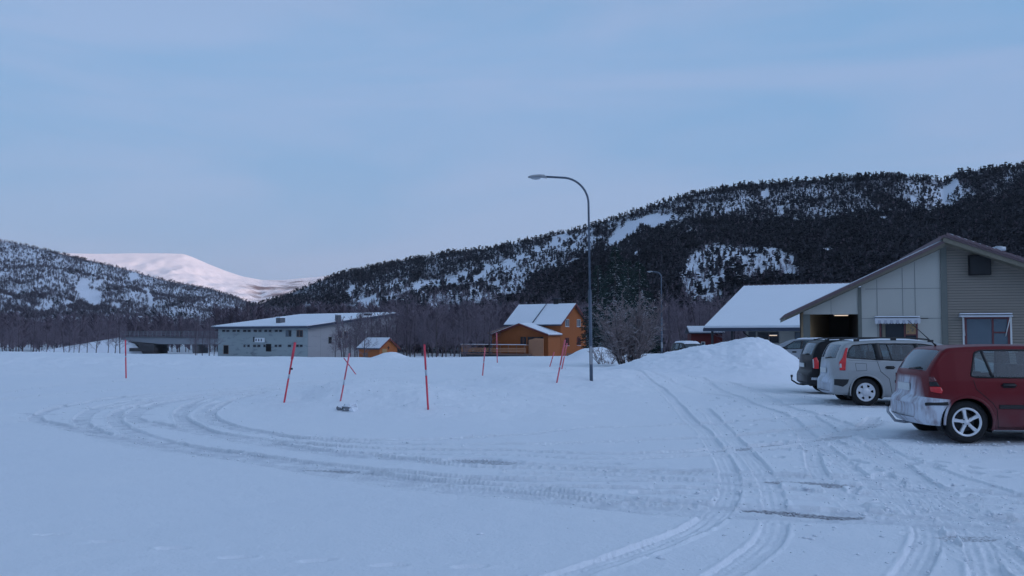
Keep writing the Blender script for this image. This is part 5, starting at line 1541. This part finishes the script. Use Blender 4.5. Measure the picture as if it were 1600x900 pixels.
def interp(tab, x): return float(np.interp(x, [p[0] for p in tab], [p[1] for p in tab]))
class Car:
    def __init__(s, name, loc, yaw, label, c):
        s.c = c
        s.root = empty(name, loc, yaw, label, 'car')
        s.build()
    def W(s, x): return interp(s.c['plan'], x)
    def T(s, z): return interp(s.c['tumble'], z)
    def side(s, x, z): return s.W(x) * s.T(z)
    def build(s):
        c = s.c; L = c['L']
        top = c['top']
        # stations spaced by arc length of the top line
        seg = [0]
        for a, b in zip(top[:-1], top[1:]): seg.append(seg[-1] + math.hypot(b[0] - a[0], b[1] - a[1]))
        n = int(seg[-1] / .022)
        ss = np.linspace(0, seg[-1], n)
        xs = np.interp(ss, seg, [p[0] for p in top]); zs = np.interp(ss, seg, [p[1] for p in top])
        k = np.array([1, 2, 3, 2, 1], float); k /= k.sum()                  # ease the corners of the profile
        zs[2:-2] = np.convolve(zs, k, 'valid'); xs[2:-2] = np.convolve(xs, k, 'valid')
        xs = np.maximum.accumulate(xs + np.arange(n) * 1e-6)
        ys_side = 58; n_arc = 8; n_top = 22
        rows = []
        for x, zt in zip(xs, zs):
            zb = interp(c['bot'], x); w = s.W(x)
            r = min(c.get('rr', .07), (zt - zb) * .3)
            row = []
            for i in range(4): row.append((0.0 + (w * .93) * i / 4, zb - 0.0, 0))
            zend = zt - r
            for i in range(ys_side):
                z = zb + (zend - zb) * i / (ys_side - 1)
                inset = .03 * max(0, 1 - (z - zb) / .06)
                row.append((w * s.T(z) - inset, z, 1))
            we_ = w * s.T(zend) 
            for i in range(1, n_arc + 1):
                t = math.pi / 2 * i / n_arc
                row.append((we_ - r * 1.15 * (1 - math.cos(t)), zend + r * math.sin(t), 1))
            ytop = we_ - r * 1.15
            for i in range(1, n_top + 1):
                yy = ytop * (1 - i / n_top); crown = c.get('crown', .014) * (1 - (yy / max(ytop, .01)) ** 2)
                row.append((yy, zt + crown, 2))
            rows.append(row)
        m = len(rows[0])
        # full ring: right (-y) side then mirrored
        V = np.zeros((n, 2 * m - 2, 3)); 
        for i, row in enumerate(rows):
            for j, (y, z, q) in enumerate(row): V[i, j] = (xs[i], -y, z)
            for j in range(1, m - 1):
                y, z, q = row[m - 1 - j]; V[i, m - 1 + j] = (xs[i], y, z)
        # bow the tail and nose in plan
        bowr, bowf = c.get('bow', (.06, .12))
        fr_ = np.clip(1 - V[..., 0] / .55, 0, 1); ff_ = np.clip(1 - (L - V[..., 0]) / .8, 0, 1)
        V[..., 0] += fr_ * bowr * (V[..., 1] / .85) ** 2 - ff_ * bowf * (V[..., 1] / .85) ** 2
        ring = 2 * m - 2
        idx = np.arange(n * ring).reshape(n, ring)
        a = idx[:-1, :]; b = idx[1:, :]
        a2 = np.roll(a, -1, 1); b2 = np.roll(b, -1, 1)
        F = np.stack([a, b, b2, a2], -1)
        Cn = (V[:-1] + V[1:] + np.roll(V, -1, 1)[:-1] + np.roll(V, -1, 1)[1:]) / 4
        cx, cy, cz = Cn[..., 0], np.abs(Cn[..., 1]), Cn[..., 2]
        jj = np.arange(ring); jm = np.where(jj < m - 1, jj, ring - 1 - jj)
        topj = (jm >= 4 + ys_side + n_arc - 2)[None, :] & np.ones_like(cx, bool)
        sidej = ((jm >= 4) & (jm < 4 + ys_side + n_arc - 3))[None, :] & np.ones_like(cx, bool)
        group = np.zeros(cx.shape, int)          # 0 body
        for poly in c['win']:
            inw = in_poly(cx, cz, poly) & sidej & (cy > .3); group[inw & (Cn[..., 1] < 0)] = 1; group[inw & (Cn[..., 1] > 0)] = 4
        xm = (xs[:-1] + xs[1:]) / 2
        zm = (zs[:-1] + zs[1:]) / 2
        wr_ = s.W(.5)
        for (x0, x1, fr2, g) in c['glass']:      # rear glass, windscreen: between stations x0..x1
            rowm = (xm > x0) & (xm < x1)
            yl = np.array([s.W(xx) * s.T(zz_) - c.get('rr', .07) for xx, zz_ in zip(xm, zm)])
            group[rowm[:, None] & topj & (cy < (yl * fr2)[:, None])] = g
        for ax in (c['ax0'], c['ax1']):
            ins = (np.hypot(cx - ax, cz - c['wr']) < c['arch']) & (jm >= 2)[None, :] & (jm < 4 + ys_side)[None, :] & (cy > .5)
            group[ins] = 9
        Vf = V.reshape(-1, 3)
        def part(gid, name, mats, off=0.0, solid=0.0, caps=False):
            fsel = F[group == gid].reshape(-1, 4)
            if len(fsel) == 0: return None
            uq, inv = np.unique(fsel, return_inverse=True)
            vv = Vf[uq].copy(); ff = inv.reshape(-1, 4)
            me = bpy.data.meshes.new(name)
            faces = [tuple(int(q) for q in f) for f in ff]
            if caps:
                lut = {int(q): i for i, q in enumerate(uq)}
                for row, rev in ((idx[0], False), (idx[-1], True)):
                    for j in range(m - 1):
                        q = [int(row[j]), int(row[j + 1])] + ([int(row[(ring - j - 1) % ring])] if j + 1 < m - 1 else []) + ([int(row[ring - j])] if j else [])
                        if any(k_ not in lut for k_ in q) or len(q) < 3: continue
                        q = [lut[k_] for k_ in q]
                        faces.append(tuple(q[::-1]) if rev else tuple(q))
            me.from_pydata([tuple(v) for v in vv], [], faces)
            me.polygons.foreach_set('use_smooth', [True] * len(faces))
            me.update()
            o = link(name, me, s.root, mats)
            if solid:
                md = o.modifiers.new('thick', 'SOLIDIFY'); md.thickness = solid; md.offset = -1; md.material_offset = 1; md.material_offset_rim = 1
            return o
        s.body = part(0, 'body', [c['paint'], 'lining'], solid=.018, caps=True)
        part(1, 'side_window', ['car_glass']); part(4, 'side_window', ['car_glass'])
        part(2, 'rear_window', ['frosted_car_glass' if c.get('frost', True) else 'car_glass'])
        part(3, 'windscreen', ['car_glass'])
        s.xs, s.zs = xs, zs
        bow = lambda x, y: x + max(0, min(1, 1 - x / .55)) * bowr * (y / .85) ** 2 - max(0, min(1, 1 - (L - x) / .8)) * bowf * (y / .85) ** 2
        s.bow = bow
        def sp(x, z, sg, off=0.0):
            y = (s.side(x, z) + off); return Vector((bow(x, y), sg * y, z))
        s.sp = sp
        # rubber round the windows, lips round the arches
        for sg in (-1, 1):
            for i, poly in enumerate(c['win']):
                pts = catmull_closed(poly)
                MB().tube([sp(x, z, sg, .001) for x, z in pts], c.get('rub', .013), 'trim_black', 5, cap=False).build('window_trim', s.root)
            for (a_, b_, wd) in c.get('pillars', []):
                q = [sp(a_[0] + (b_[0] - a_[0]) * t / 6, a_[1] + (b_[1] - a_[1]) * t / 6, sg, .004) for t in range(7)]
                MB().tube(q, wd, 'trim_black', 5).build('window_pillar', s.root)
            for ax in (c['ax0'], c['ax1']):
                pts = []
                for k in range(41):
                    t = -.42 + (math.pi + .84) * k / 40
                    x = ax + (c['arch'] + .004) * math.cos(t); z = c['wr'] + (c['arch'] + .004) * math.sin(t)
                    if z > interp(c['bot'], x) - .01: pts.append(sp(x, z, sg, c.get('lip', -.004)))
                MB().tube(pts, .020, c['paint'], 7).build('arch_lip', s.root)
                # wheel well
                mb_ = MB(); y_o = s.side(ax, .6) - .02
                prof = [(c['arch'] + .002, 0), (c['arch'] + .002, -.26), (.01, -.26)]
                vs = []; n2 = 28; fs = []
                for (r_, dy) in prof:
                    for k in range(n2 + 1):
                        t = -.42 + (math.pi + .84) * k / n2; yy = y_o + dy
                        vs.append((ax + r_ * math.cos(t), sg * yy, c['wr'] + r_ * math.sin(t)))
                for i in range(2):
                    for k in range(n2): fs.append((i * (n2 + 1) + k, i * (n2 + 1) + k + 1, (i + 1) * (n2 + 1) + k + 1, (i + 1) * (n2 + 1) + k))
                mb_.add(vs, fs, 'matt_black', True).build('wheel_well', s.root)
                s.wheel(ax, sg, c)
            for pts, wd in c.get('seams', []):
                P_ = []
                for a_, b_ in zip(pts[:-1], pts[1:]):
                    for t in range(8): P_.append((a_[0] + (b_[0] - a_[0]) * t / 8, a_[1] + (b_[1] - a_[1]) * t / 8))
                P_.append(pts[-1])
                MB().tube([sp(x, z, sg, -.001) for x, z in P_], wd, 'seam', 4).build('door_seam', s.root)
            for (x, z) in c.get('handles', []):
                hm = MB()
                hm.tube([sp(x - .10, z, sg, .004), sp(x - .08, z + .005, sg, .03), sp(x + .08, z + .005, sg, .03), sp(x + .10, z, sg, .004)], [.014, .018, .018, .014], 'trim_black', 7)
                hm.obox(sp(x, z, sg, .004), (.085, 0, 0), (0, .004, 0), (0, 0, .035), 'seam')
                hm.build('door_handle', s.root)
            for (x0, x1, z, hh_) in c.get('mould', []):
                pts = [sp(x0 + (x1 - x0) * t / 14, z, sg, 0) for t in range(15)]
                vs = []; fs = []
                for p in pts:
                    for (dz, oy) in ((-hh_, 0), (-hh_ * .8, .014), (hh_ * .8, .014), (hh_, 0)): vs.append((p.x, p.y + sg * oy, p.z + dz))
                for i in range(14):
                    for k in range(3): fs.append((i * 4 + k, i * 4 + k + 1, (i + 1) * 4 + k + 1, (i + 1) * 4 + k))
                fs += [(0, 1, 2, 3), tuple(14 * 4 + q for q in (3, 2, 1, 0))]
                MB().add(vs, fs, 'trim_black').build('side_moulding', s.root)
            for (name, poly, m_, off) in c.get('patches', []):
                s.patch(name, poly, m_, off, sg)
            mx_, mz_ = c['mirror']
            mr_ = MB(); q = sp(mx_, mz_, sg, .10)
            n3 = 10; vs = []; fs = []
            for (dx, sc_) in ((-.06, .75), (-.03, 1), (.04, .9), (.09, .3)):
                for k in range(n3):
                    t = 2 * math.pi * k / n3; vs.append((q.x + dx, q.y + .10 * sc_ * math.cos(t), q.z + .07 * sc_ * math.sin(t)))
            for i in range(3):
                for k in range(n3): fs.append((i * n3 + k, i * n3 + (k + 1) % n3, (i + 1) * n3 + (k + 1) % n3, (i + 1) * n3 + k))
            fs += [tuple(range(n3)), tuple(range(3 * n3, 4 * n3))]
            mr_.add(vs, fs, c.get('mirror_m', c['paint']), True); mr_.build('mirror', s.root)
            # front lamps
            s.patch('headlight', [(L - .62, .66), (L - .30, .60), (L - .22, .70), (L - .45, .78)], 'headlight', .006, sg)
        # seats
        st = MB(); zf = .42
        for yy in (-.36, .36):
            st.obox((c['seat'][0], yy, zf + .12), (.26, 0, 0), (0, .25, 0), (0, 0, .08), 'seat_cloth')
            st.obox((c['seat'][0] - .30, yy, zf + .42), (.07, 0, 0), (0, .24, 0), (-.07, 0, .30), 'seat_cloth')
            st.obox((c['seat'][0] - .40, yy, zf + .82), (.05, 0, 0), (0, .13, 0), (-.01, 0, .09), 'seat_cloth')
        st.build('front_seats', s.root)
        st = MB()
        st.obox((c['seat'][1], 0, zf + .12), (.26, 0, 0), (0, .62, 0), (0, 0, .08), 'seat_cloth')
        st.obox((c['seat'][1] - .28, 0, zf + .36), (.07, 0, 0), (0, .62, 0), (-.07, 0, .27), 'seat_cloth')
        for yy in (-.38, .38): st.obox((c['seat'][1] - .37, yy, zf + .72), (.05, 0, 0), (0, .13, 0), (0, 0, .08), 'seat_cloth')
        st.build('rear_seat', s.root)
        MB().obox((c['seat'][0] + .95, 0, .82), (.25, 0, 0), (0, .62, 0), (0, 0, .10), 'lining').build('dashboard', s.root)
        MB().obox(((c['seat'][1] - .2) / 2 + .16, 0, .50), ((c['seat'][1] - .6) / 2 - .05, 0, 0), (0, .55, 0), (0, 0, .25), 'lining').build('boot_floor', s.root)
        MB().obox((L / 2, 0, .24), (L / 2 - .75, 0, 0), (0, .62, 0), (0, 0, .05), 'matt_black').build('underbody', s.root)
        if 'rails' in c:
            for sg in (-1, 1):
                x0, x1, zh = c['rails']
                y = (s.W(1.5) * s.T(1.35) - .12) * sg
                def rz_(x): return float(np.interp(x, xs, zs))
                pts = [(x0, y, rz_(x0) + .01)] + [(x0 + .12 + (x1 - x0 - .24) * t / 10, y, rz_(x0 + .12 + (x1 - x0 - .24) * t / 10) + zh) for t in range(11)] + [(x1, y, rz_(x1) + .01)]
                rm = MB().tube(pts, .017, 'trim_black', 7)
                for t in (.03, .5, .97):
                    xx = x0 + (x1 - x0) * t; rm.box(xx - .06, xx + .06, y - .018, y + .018, rz_(xx) - .01, rz_(xx) + zh, 'trim_black')
                rm.build('roof_rail', s.root)
        if 'roof_snow' in c:
            x0, x1, th_ = c['roof_snow']
            vs = []; fs = []; nx, ny = 30, 12
            for i in range(nx + 1):
                x = x0 + (x1 - x0) * i / nx; zt = float(np.interp(x, xs, zs)); yt = s.W(x) * s.T(zt - .07) - .10
                for j in range(ny + 1):
                    u = -1 + 2 * j / ny; e = min(1, (1 - abs(u)) * 6) * min(1, min(i, nx - i) / 1.5)
                    vs.append((x, u * yt, zt + .025 * (1 - u * u) + .004 + th_ * e * (.7 + .5 * random.random())))
            for i in range(nx):
                for j in range(ny): fs.append((i * (ny + 1) + j, i * (ny + 1) + j + 1, (i + 1) * (ny + 1) + j + 1, (i + 1) * (ny + 1) + j))
            MB().add(vs, fs, 'snow', True).build('roof_snow', s.root)
        if 'hitch' in c:
            x0, z0 = c['hitch']
            MB().tube([(.35, 0, .26), (.10, 0, .24), (-.04, 0, .26), (x0, 0, z0 - .10), (x0, 0, z0)], .022, c.get('hitch_m', 'chrome'), 8).tube([(x0, 0, z0 - .01), (x0, 0, z0 + .045)], .032, 'trim_black', 10).build('tow_hitch', s.root)
        if 'aerial' in c:
            x0, z0, dx, dz = c['aerial']
            MB().tube([(x0, 0, z0), (x0 + dx * .1, 0, z0 + dz * .1), (x0 + dx, 0, z0 + dz)], [.02, .009, .004], 'trim_black', 6).build('aerial', s.root)
        MB().tube([(c['wiper'][0], -.05, c['wiper'][1]), (c['wiper'][0] + .03, -.45, c['wiper'][1] + .03)], .014, 'trim_black', 6).build('rear_wiper', s.root)
        px_ = float(np.interp(c['plate_z'], zs[:60], xs[:60])) 
        MB().box(px_ - .02, px_ - .008, -.26, .26, c['plate_z'] - .055, c['plate_z'] + .055, 'plate').build('number_plate', s.root)
    def patch(s, name, poly, m_, off, sg):
        """curved panel lying on the flank, outlined in (x, z)"""
        px_ = [p[0] for p in poly]; pz_ = [p[1] for p in poly]
        nx = max(4, int((max(px_) - min(px_)) / .03)); nz = max(4, int((max(pz_) - min(pz_)) / .03))
        vs = []; fs = []
        # sweep rows in z, between the left and right outline at that height
        rows = []
        for j in range(nz + 1):
            z = min(pz_) + 1e-4 + (max(pz_) - min(pz_) - 2e-4) * j / nz
            hits = []
            for k in range(len(poly)):
                (xa, za), (xb, zb) = poly[k], poly[(k + 1) % len(poly)]
                if (za > z) != (zb > z): hits.append(xa + (xb - xa) * (z - za) / (zb - za))
            if len(hits) >= 2: rows.append((z, min(hits), max(hits)))
        for (z, a, b) in rows:
            for i in range(nx + 1): vs.append(s.sp(a + (b - a) * i / nx, z, sg, off))
        for j in range(len(rows) - 1):
            for i in range(nx): fs.append((j * (nx + 1) + i, j * (nx + 1) + i + 1, (j + 1) * (nx + 1) + i + 1, (j + 1) * (nx + 1) + i))
        o = MB().add(vs, fs, m_, True).build(name, s.root)
        md = o.modifiers.new('thick', 'SOLIDIFY'); md.thickness = .02; md.offset = 0
        return o
    def wheel(s, ax, sg, c):
        rt = c['wr']; wd = .195; rr_ = c.get('rim', .205)
        y0 = s.side(ax, .35) - .035
        w_ = empty_child('wheel', (ax, sg * y0, rt), s.root)
        # outward is +y * sg
        def Y(v): return sg * v
        tp = [(rr_ + .005, -.005), (rr_ + .012, .0), (rr_ + .045, .006), (rt - .035, .0), (rt - .010, -.018), (rt, -.035), (rt, -wd + .02), (rt - .012, -wd), (rr_ + .02, -wd), (rr_, -wd + .01)]
        MB().lathe_y([(r, Y(y)) for r, y in tp], 'tyre', n=48).build('tyre', w_)
        rm = MB()
        m_ = c.get('rim_m', 'alloy')
        rm.lathe_y([(rr_ + .010, Y(-.012)), (rr_ + .006, Y(.004)), (rr_ - .010, Y(.004)), (rr_ - .020, Y(-.012)), (rr_ - .022, Y(-.11)), (.02, Y(-.11))], 'matt_black', n=48)
        rm.lathe_y([(rr_ + .010, Y(-.012)), (rr_ + .006, Y(.005)), (rr_ - .010, Y(.005)), (rr_ - .024, Y(-.014))], m_, n=48)
        if c['spokes'] == 5:
            for k in range(5):
                t = 2 * math.pi * k / 5 + math.radians(100)
                d = Vector((math.cos(t), 0, math.sin(t))); q = Vector((-math.sin(t), 0, math.cos(t)))
                vs = []
                for (r, hw, yo, th_) in ((.03, .036, -.012, .03), (.09, .024, -.014, .028), (rr_ - .03, .031, -.016, .022), (rr_ - .004, .040, -.010, .02)):
                    for (u, v) in ((-1, -th_ / 2 * 2), (-.75, 0), (.75, 0), (1, -th_ / 2 * 2)):
                        p = d * r + q * hw * u; vs.append((p.x, Y(yo + v), p.z))
                fs = []
                for i in range(3):
                    for j in range(4): fs.append((i * 4 + j, i * 4 + (j + 1) % 4, (i + 1) * 4 + (j + 1) % 4, (i + 1) * 4 + j))
                fs += [(0, 1, 2, 3), (12, 13, 14, 15)]
                rm.add(vs, fs, m_)
                e = Vector((math.cos(t + .63), 0, math.sin(t + .63))) * .052
                rm.tube([(e.x, Y(-.03), e.z), (e.x, Y(-.008), e.z)], .010, 'trim_black', 7)
            rm.lathe_y([(.062, Y(-.03)), (.058, Y(-.012)), (.03, Y(-.009)), (.028, Y(-.004)), (.001, Y(-.002))], m_, n=24)
            MB_disc = MB().lathe_y([(rr_ - .06, Y(-.108)), (.01, Y(-.108))], 'concrete_dark', n=24)
            MB_disc.build('brake_disc', w_)
        else:
            ns = c['spokes']
            for k in range(ns):                              # broad hubcap webs, dark triangular gaps between
                t = 2 * math.pi * k / ns + c.get('rim_rot', .0)
                d = Vector((math.cos(t), 0, math.sin(t))); q = Vector((-math.sin(t), 0, math.cos(t)))
                vs = []
                for (r, hw, yo) in ((.02, .012, .004), (.095, .054, .004), (rr_ * .62, .045, .004), (rr_ - .015, .062, .0)):
                    for (u, v) in ((-1, -.02), (-.9, 0), (.9, 0), (1, -.02)):
                        p = d * r + q * hw * u; vs.append((p.x, Y(yo + v), p.z))
                fs = []
                for i in range(3):
                    for j in range(4): fs.append((i * 4 + j, i * 4 + (j + 1) % 4, (i + 1) * 4 + (j + 1) % 4, (i + 1) * 4 + j))
                rm.add(vs, fs, m_)
            rm.lathe_y([(rr_ - .003, Y(-.006)), (rr_ - .035, Y(-.002))], m_, n=40)
            rm.lathe_y([(.10, Y(-.012)), (.095, Y(.006)), (.03, Y(.010)), (.001, Y(.012))], m_, n=30)
        rm.build('rim', w_)
def empty_child(name, loc, parent):
    o = bpy.data.objects.new(name, None); COL.objects.link(o); o.empty_display_size = .1
    o.parent = parent; o.location = loc; return o
def catmull_closed(poly, n=7):
    """rounded closed outline, corners kept tight"""
    out = []; m = len(poly)
    for i in range(m):
        a = np.array(poly[i - 1]); b = np.array(poly[i]); c = np.array(poly[(i + 1) % m])
        ra = min(.035, np.hypot(*(a - b)) * .3) / max(1e-6, np.hypot(*(a - b))); rc = min(.035, np.hypot(*(c - b)) * .3) / max(1e-6, np.hypot(*(c - b)))
        p = b + (a - b) * ra; q = b + (c - b) * rc
        for k in range(4):
            t = k / 3; out.append(tuple((1 - t) ** 2 * p + 2 * t * (1 - t) * b + t * t * q))
        e = np.array(poly[(i + 1) % m]); rn = 1 - min(.035, np.hypot(*(e - b)) * .3) / max(1e-6, np.hypot(*(e - b)))
        nxt = b + (e - b) * rn
        for k in range(1, 6): out.append(tuple(q + (nxt - q) * k / 6))
    out.append(out[0])
    return out

HATCH = dict(L=4.15, paint='paint_red', wr=.315, arch=.365, ax0=.73, ax1=3.27, rim=.205, spokes=5,
    top=[(0, .56), (.015, .61), (.05, .645), (.085, .66), (.10, .70), (.125, .90), (.145, 1.02), (.17, 1.06), (.28, 1.20), (.40, 1.325), (.46, 1.375), (.55, 1.405), (.8, 1.425), (1.3, 1.44), (1.9, 1.435), (2.3, 1.40), (2.52, 1.34), (2.9, 1.14), (3.2, .99), (3.5, .94), (3.9, .84), (4.05, .74), (4.12, .62), (4.15, .50)],
    bot=[(0, .36), (.10, .26), (.5, .24), (.9, .20), (3.1, .20), (3.8, .22), (4.15, .32)],
    plan=[(0, .62), (.03, .70), (.08, .755), (.16, .80), (.3, .835), (.6, .858), (1.2, .868), (2.9, .865), (3.4, .85), (3.8, .80), (4.0, .72), (4.1, .62), (4.15, .52)],
    tumble=[(.2, .955), (.35, .985), (.55, 1.0), (.75, .992), (.92, .965), (1.0, .94), (1.2, .865), (1.36, .80), (1.44, .77), (1.6, .74)],
    win=[[(.80, .985), (1.04, .972), (2.56, .965), (2.60, .985), (2.36, 1.19), (2.12, 1.345), (1.90, 1.375), (1.0, 1.365), (.90, 1.335)]],
    pillars=[((1.10, .975), (1.00, 1.36), .022), ((1.84, .97), (1.80, 1.375), .045), ((.86, .975), (2.56, .962), .012)],
    glass=[(.175, .44, .93, 2), (2.55, 3.08, .97, 3)], frost=True,
    seams=[([(.83, .93), (.86, .80), (1.08, .60), (1.14, .50), (1.16, .24)], .006), ([(1.80, .95), (1.84, .60), (1.84, .22)], .006), ([(2.82, .98), (2.86, .60), (2.80, .24)], .006), ([(1.16, .235), (2.8, .235)], .005)],
    handles=[(1.32, .855), (2.25, .86)], mould=[(1.17, 1.80, .545, .030), (1.88, 2.80, .545, .030)],
    patches=[('tail_lamp', [(.125, .76), (.30, .735), (.33, .77), (.29, .83), (.125, .83)], 'tail_red', .008), ('tail_lamp', [(.125, .835), (.28, .835), (.24, .90), (.125, .90)], 'trim_black', .007), ('tail_lamp', [(.125, .905), (.235, .905), (.20, .975), (.125, .975)], 'tail_red_dark', .008),
             ('bumper_strip', [(.06, .555), (.42, .56), (.42, .60), (.06, .595)], 'trim_black', .004)],
    mirror=(2.50, 1.02), seat=(2.15, 1.30), hitch=(-.15, .50), hitch_m='chrome', aerial=(.60, 1.43, -.42, .40), wiper=(.175, 1.075), plate_z=.80, bow=(.16, .14))
YR = 13.75
Car('red_hatchback', (X(1515, YR) - .73, YR + .865, 0), R(-5), 'dark red hatchback with snow caked tail nearest to the camera', HATCH)

WAGON = dict(L=4.50, paint='paint_silver', wr=.315, arch=.375, ax0=.80, ax1=3.53, rim=.20, spokes=6, rim_m='hubcap', rim_rot=math.pi / 6 + .1,
    top=[(0, .50), (.015, .56), (.04, .60), (.075, .62), (.085, .70), (.10, .90), (.13, 1.05), (.20, 1.19), (.28, 1.31), (.34, 1.375), (.42, 1.415), (.6, 1.445), (1.2, 1.475), (1.9, 1.47), (2.4, 1.42), (2.7, 1.33), (3.1, 1.13), (3.4, 1.00), (3.8, .93), (4.2, .82), (4.4, .70), (4.47, .58), (4.5, .48)],
    bot=[(0, .32), (.10, .25), (.5, .24), (.9, .20), (3.4, .20), (4.2, .22), (4.5, .30)],
    plan=[(0, .66), (.03, .74), (.08, .79), (.16, .83), (.35, .865), (.8, .885), (3.3, .885), (3.8, .86), (4.2, .78), (4.4, .66), (4.5, .54)],
    tumble=[(.2, .955), (.35, .985), (.55, 1.0), (.8, .99), (1.0, .955), (1.07, .93), (1.25, .87), (1.38, .82), (1.48, .79), (1.6, .76)],
    win=[[(.385, 1.085), (1.0, 1.045), (2.80, .985), (2.86, 1.0), (2.55, 1.20), (2.30, 1.355), (2.05, 1.39), (.95, 1.395), (.56, 1.355), (.46, 1.27)]],
    pillars=[((1.12, 1.04), (1.06, 1.39), .075), ((1.38, 1.04), (1.30, 1.395), .014), ((1.99, 1.0), (1.93, 1.395), .05)],
    glass=[(.135, .33, .90, 2), (2.72, 3.22, .97, 3)], frost=True,
    seams=[([(1.06, 1.0), (1.12, .78), (1.30, .62), (1.36, .30)], .006), ([(1.98, .97), (2.0, .6), (1.98, .22)], .006), ([(.40, 1.03), (1.06, 1.0)], .003), ([(.58, .96), (.82, .95), (.82, .80), (.60, .79), (.58, .96)], .004)],
    handles=[(1.33, .865), (2.28, .86)], mould=[(1.42, 1.96, .56, .030), (2.06, 3.0, .56, .03)],
    patches=[('tail_lamp', [(.14, .80), (.29, .80), (.30, .90), (.36, 1.14), (.42, 1.30), (.36, 1.30), (.24, 1.08), (.14, .98)], 'tail_red', .008), ('tail_lamp', [(.135, .86), (.19, .86), (.19, .95), (.15, .95)], 'tail_clear', .016),
             ('bumper_strip', [(.03, .47), (.22, .44), (.33, .50), (.38, .60), (.03, .60)], 'trim_black', .004)],
    mirror=(2.72, 1.04), seat=(2.25, 1.40), wiper=(.12, 1.06), plate_z=.78, rails=(.62, 2.35, .055), roof_snow=(.60, 2.2, .012), bow=(.15, .16))
YS = 20.9
Car('silver_estate_car', (X(1356, YS) - .80, YS + .885, 0), R(-5), 'silver estate car with roof rails and tall red tail lamps', WAGON)
DARK = dict(WAGON); DARK.update(paint='paint_dark', L=4.5, roof_snow=(.6, 2.1, .008), rails=(.55, 2.4, .04), bow=(.12, .16), hitch=(-.20, .46), hitch_m='trim_black', spokes=5, rim_m='alloy', mirror_m='trim_black',
    win=[[(.42, 1.04), (1.0, 1.03), (2.80, .985), (2.86, 1.0), (2.55, 1.20), (2.30, 1.355), (2.05, 1.38), (.95, 1.375), (.66, 1.345), (.55, 1.22)]],
    seams=[([(1.06, 1.0), (1.12, .78), (1.30, .62), (1.36, .30)], .006)], pillars=[((1.12, 1.02), (1.06, 1.38), .05)], 
    patches=[('tail_lamp', [(.12, .70), (.26, .70), (.27, .90), (.22, 1.0), (.12, .98)], 'tail_red', .008), ('tail_lamp', [(.10, .72), (.13, .72), (.13, .95), (.10, .95)], 'tail_clear', .014), ('chrome_strip', [(.06, .40), (.30, .40), (.32, .47), (.06, .47)], 'chrome', .006)])
YD = 24.6
Car('dark_estate_car', (X(1311, YD) - .80, YD + .885, 0), R(-5), 'black estate car with tow hitch half hidden behind the silver car', DARK)
PARK = dict(WAGON); PARK.update(paint='paint_white', roof_snow=(.6, 2.2, .02)); PARK.pop('rails'); PARK['mirror_m'] = 'trim_black'
# parked beyond the pile, nose towards the left
yp = 43.5
Car('parked_car', (X(1213, yp) + 3.2, yp - .2, -.06), R(180 - 20), 'pale grey car half hidden by the right shoulder of the snow pile', PARK)
COV = dict(HATCH); COV.update(paint='paint_dark', roof_snow=(.3, 2.5, .10)); COV.pop('hitch'); COV.pop('aerial')
Car('parked_car', (X(1084, 68) - .8, 69.5, -.42), R(-78), 'dark car with thick snow on its roof behind the left end of the pile', COV)
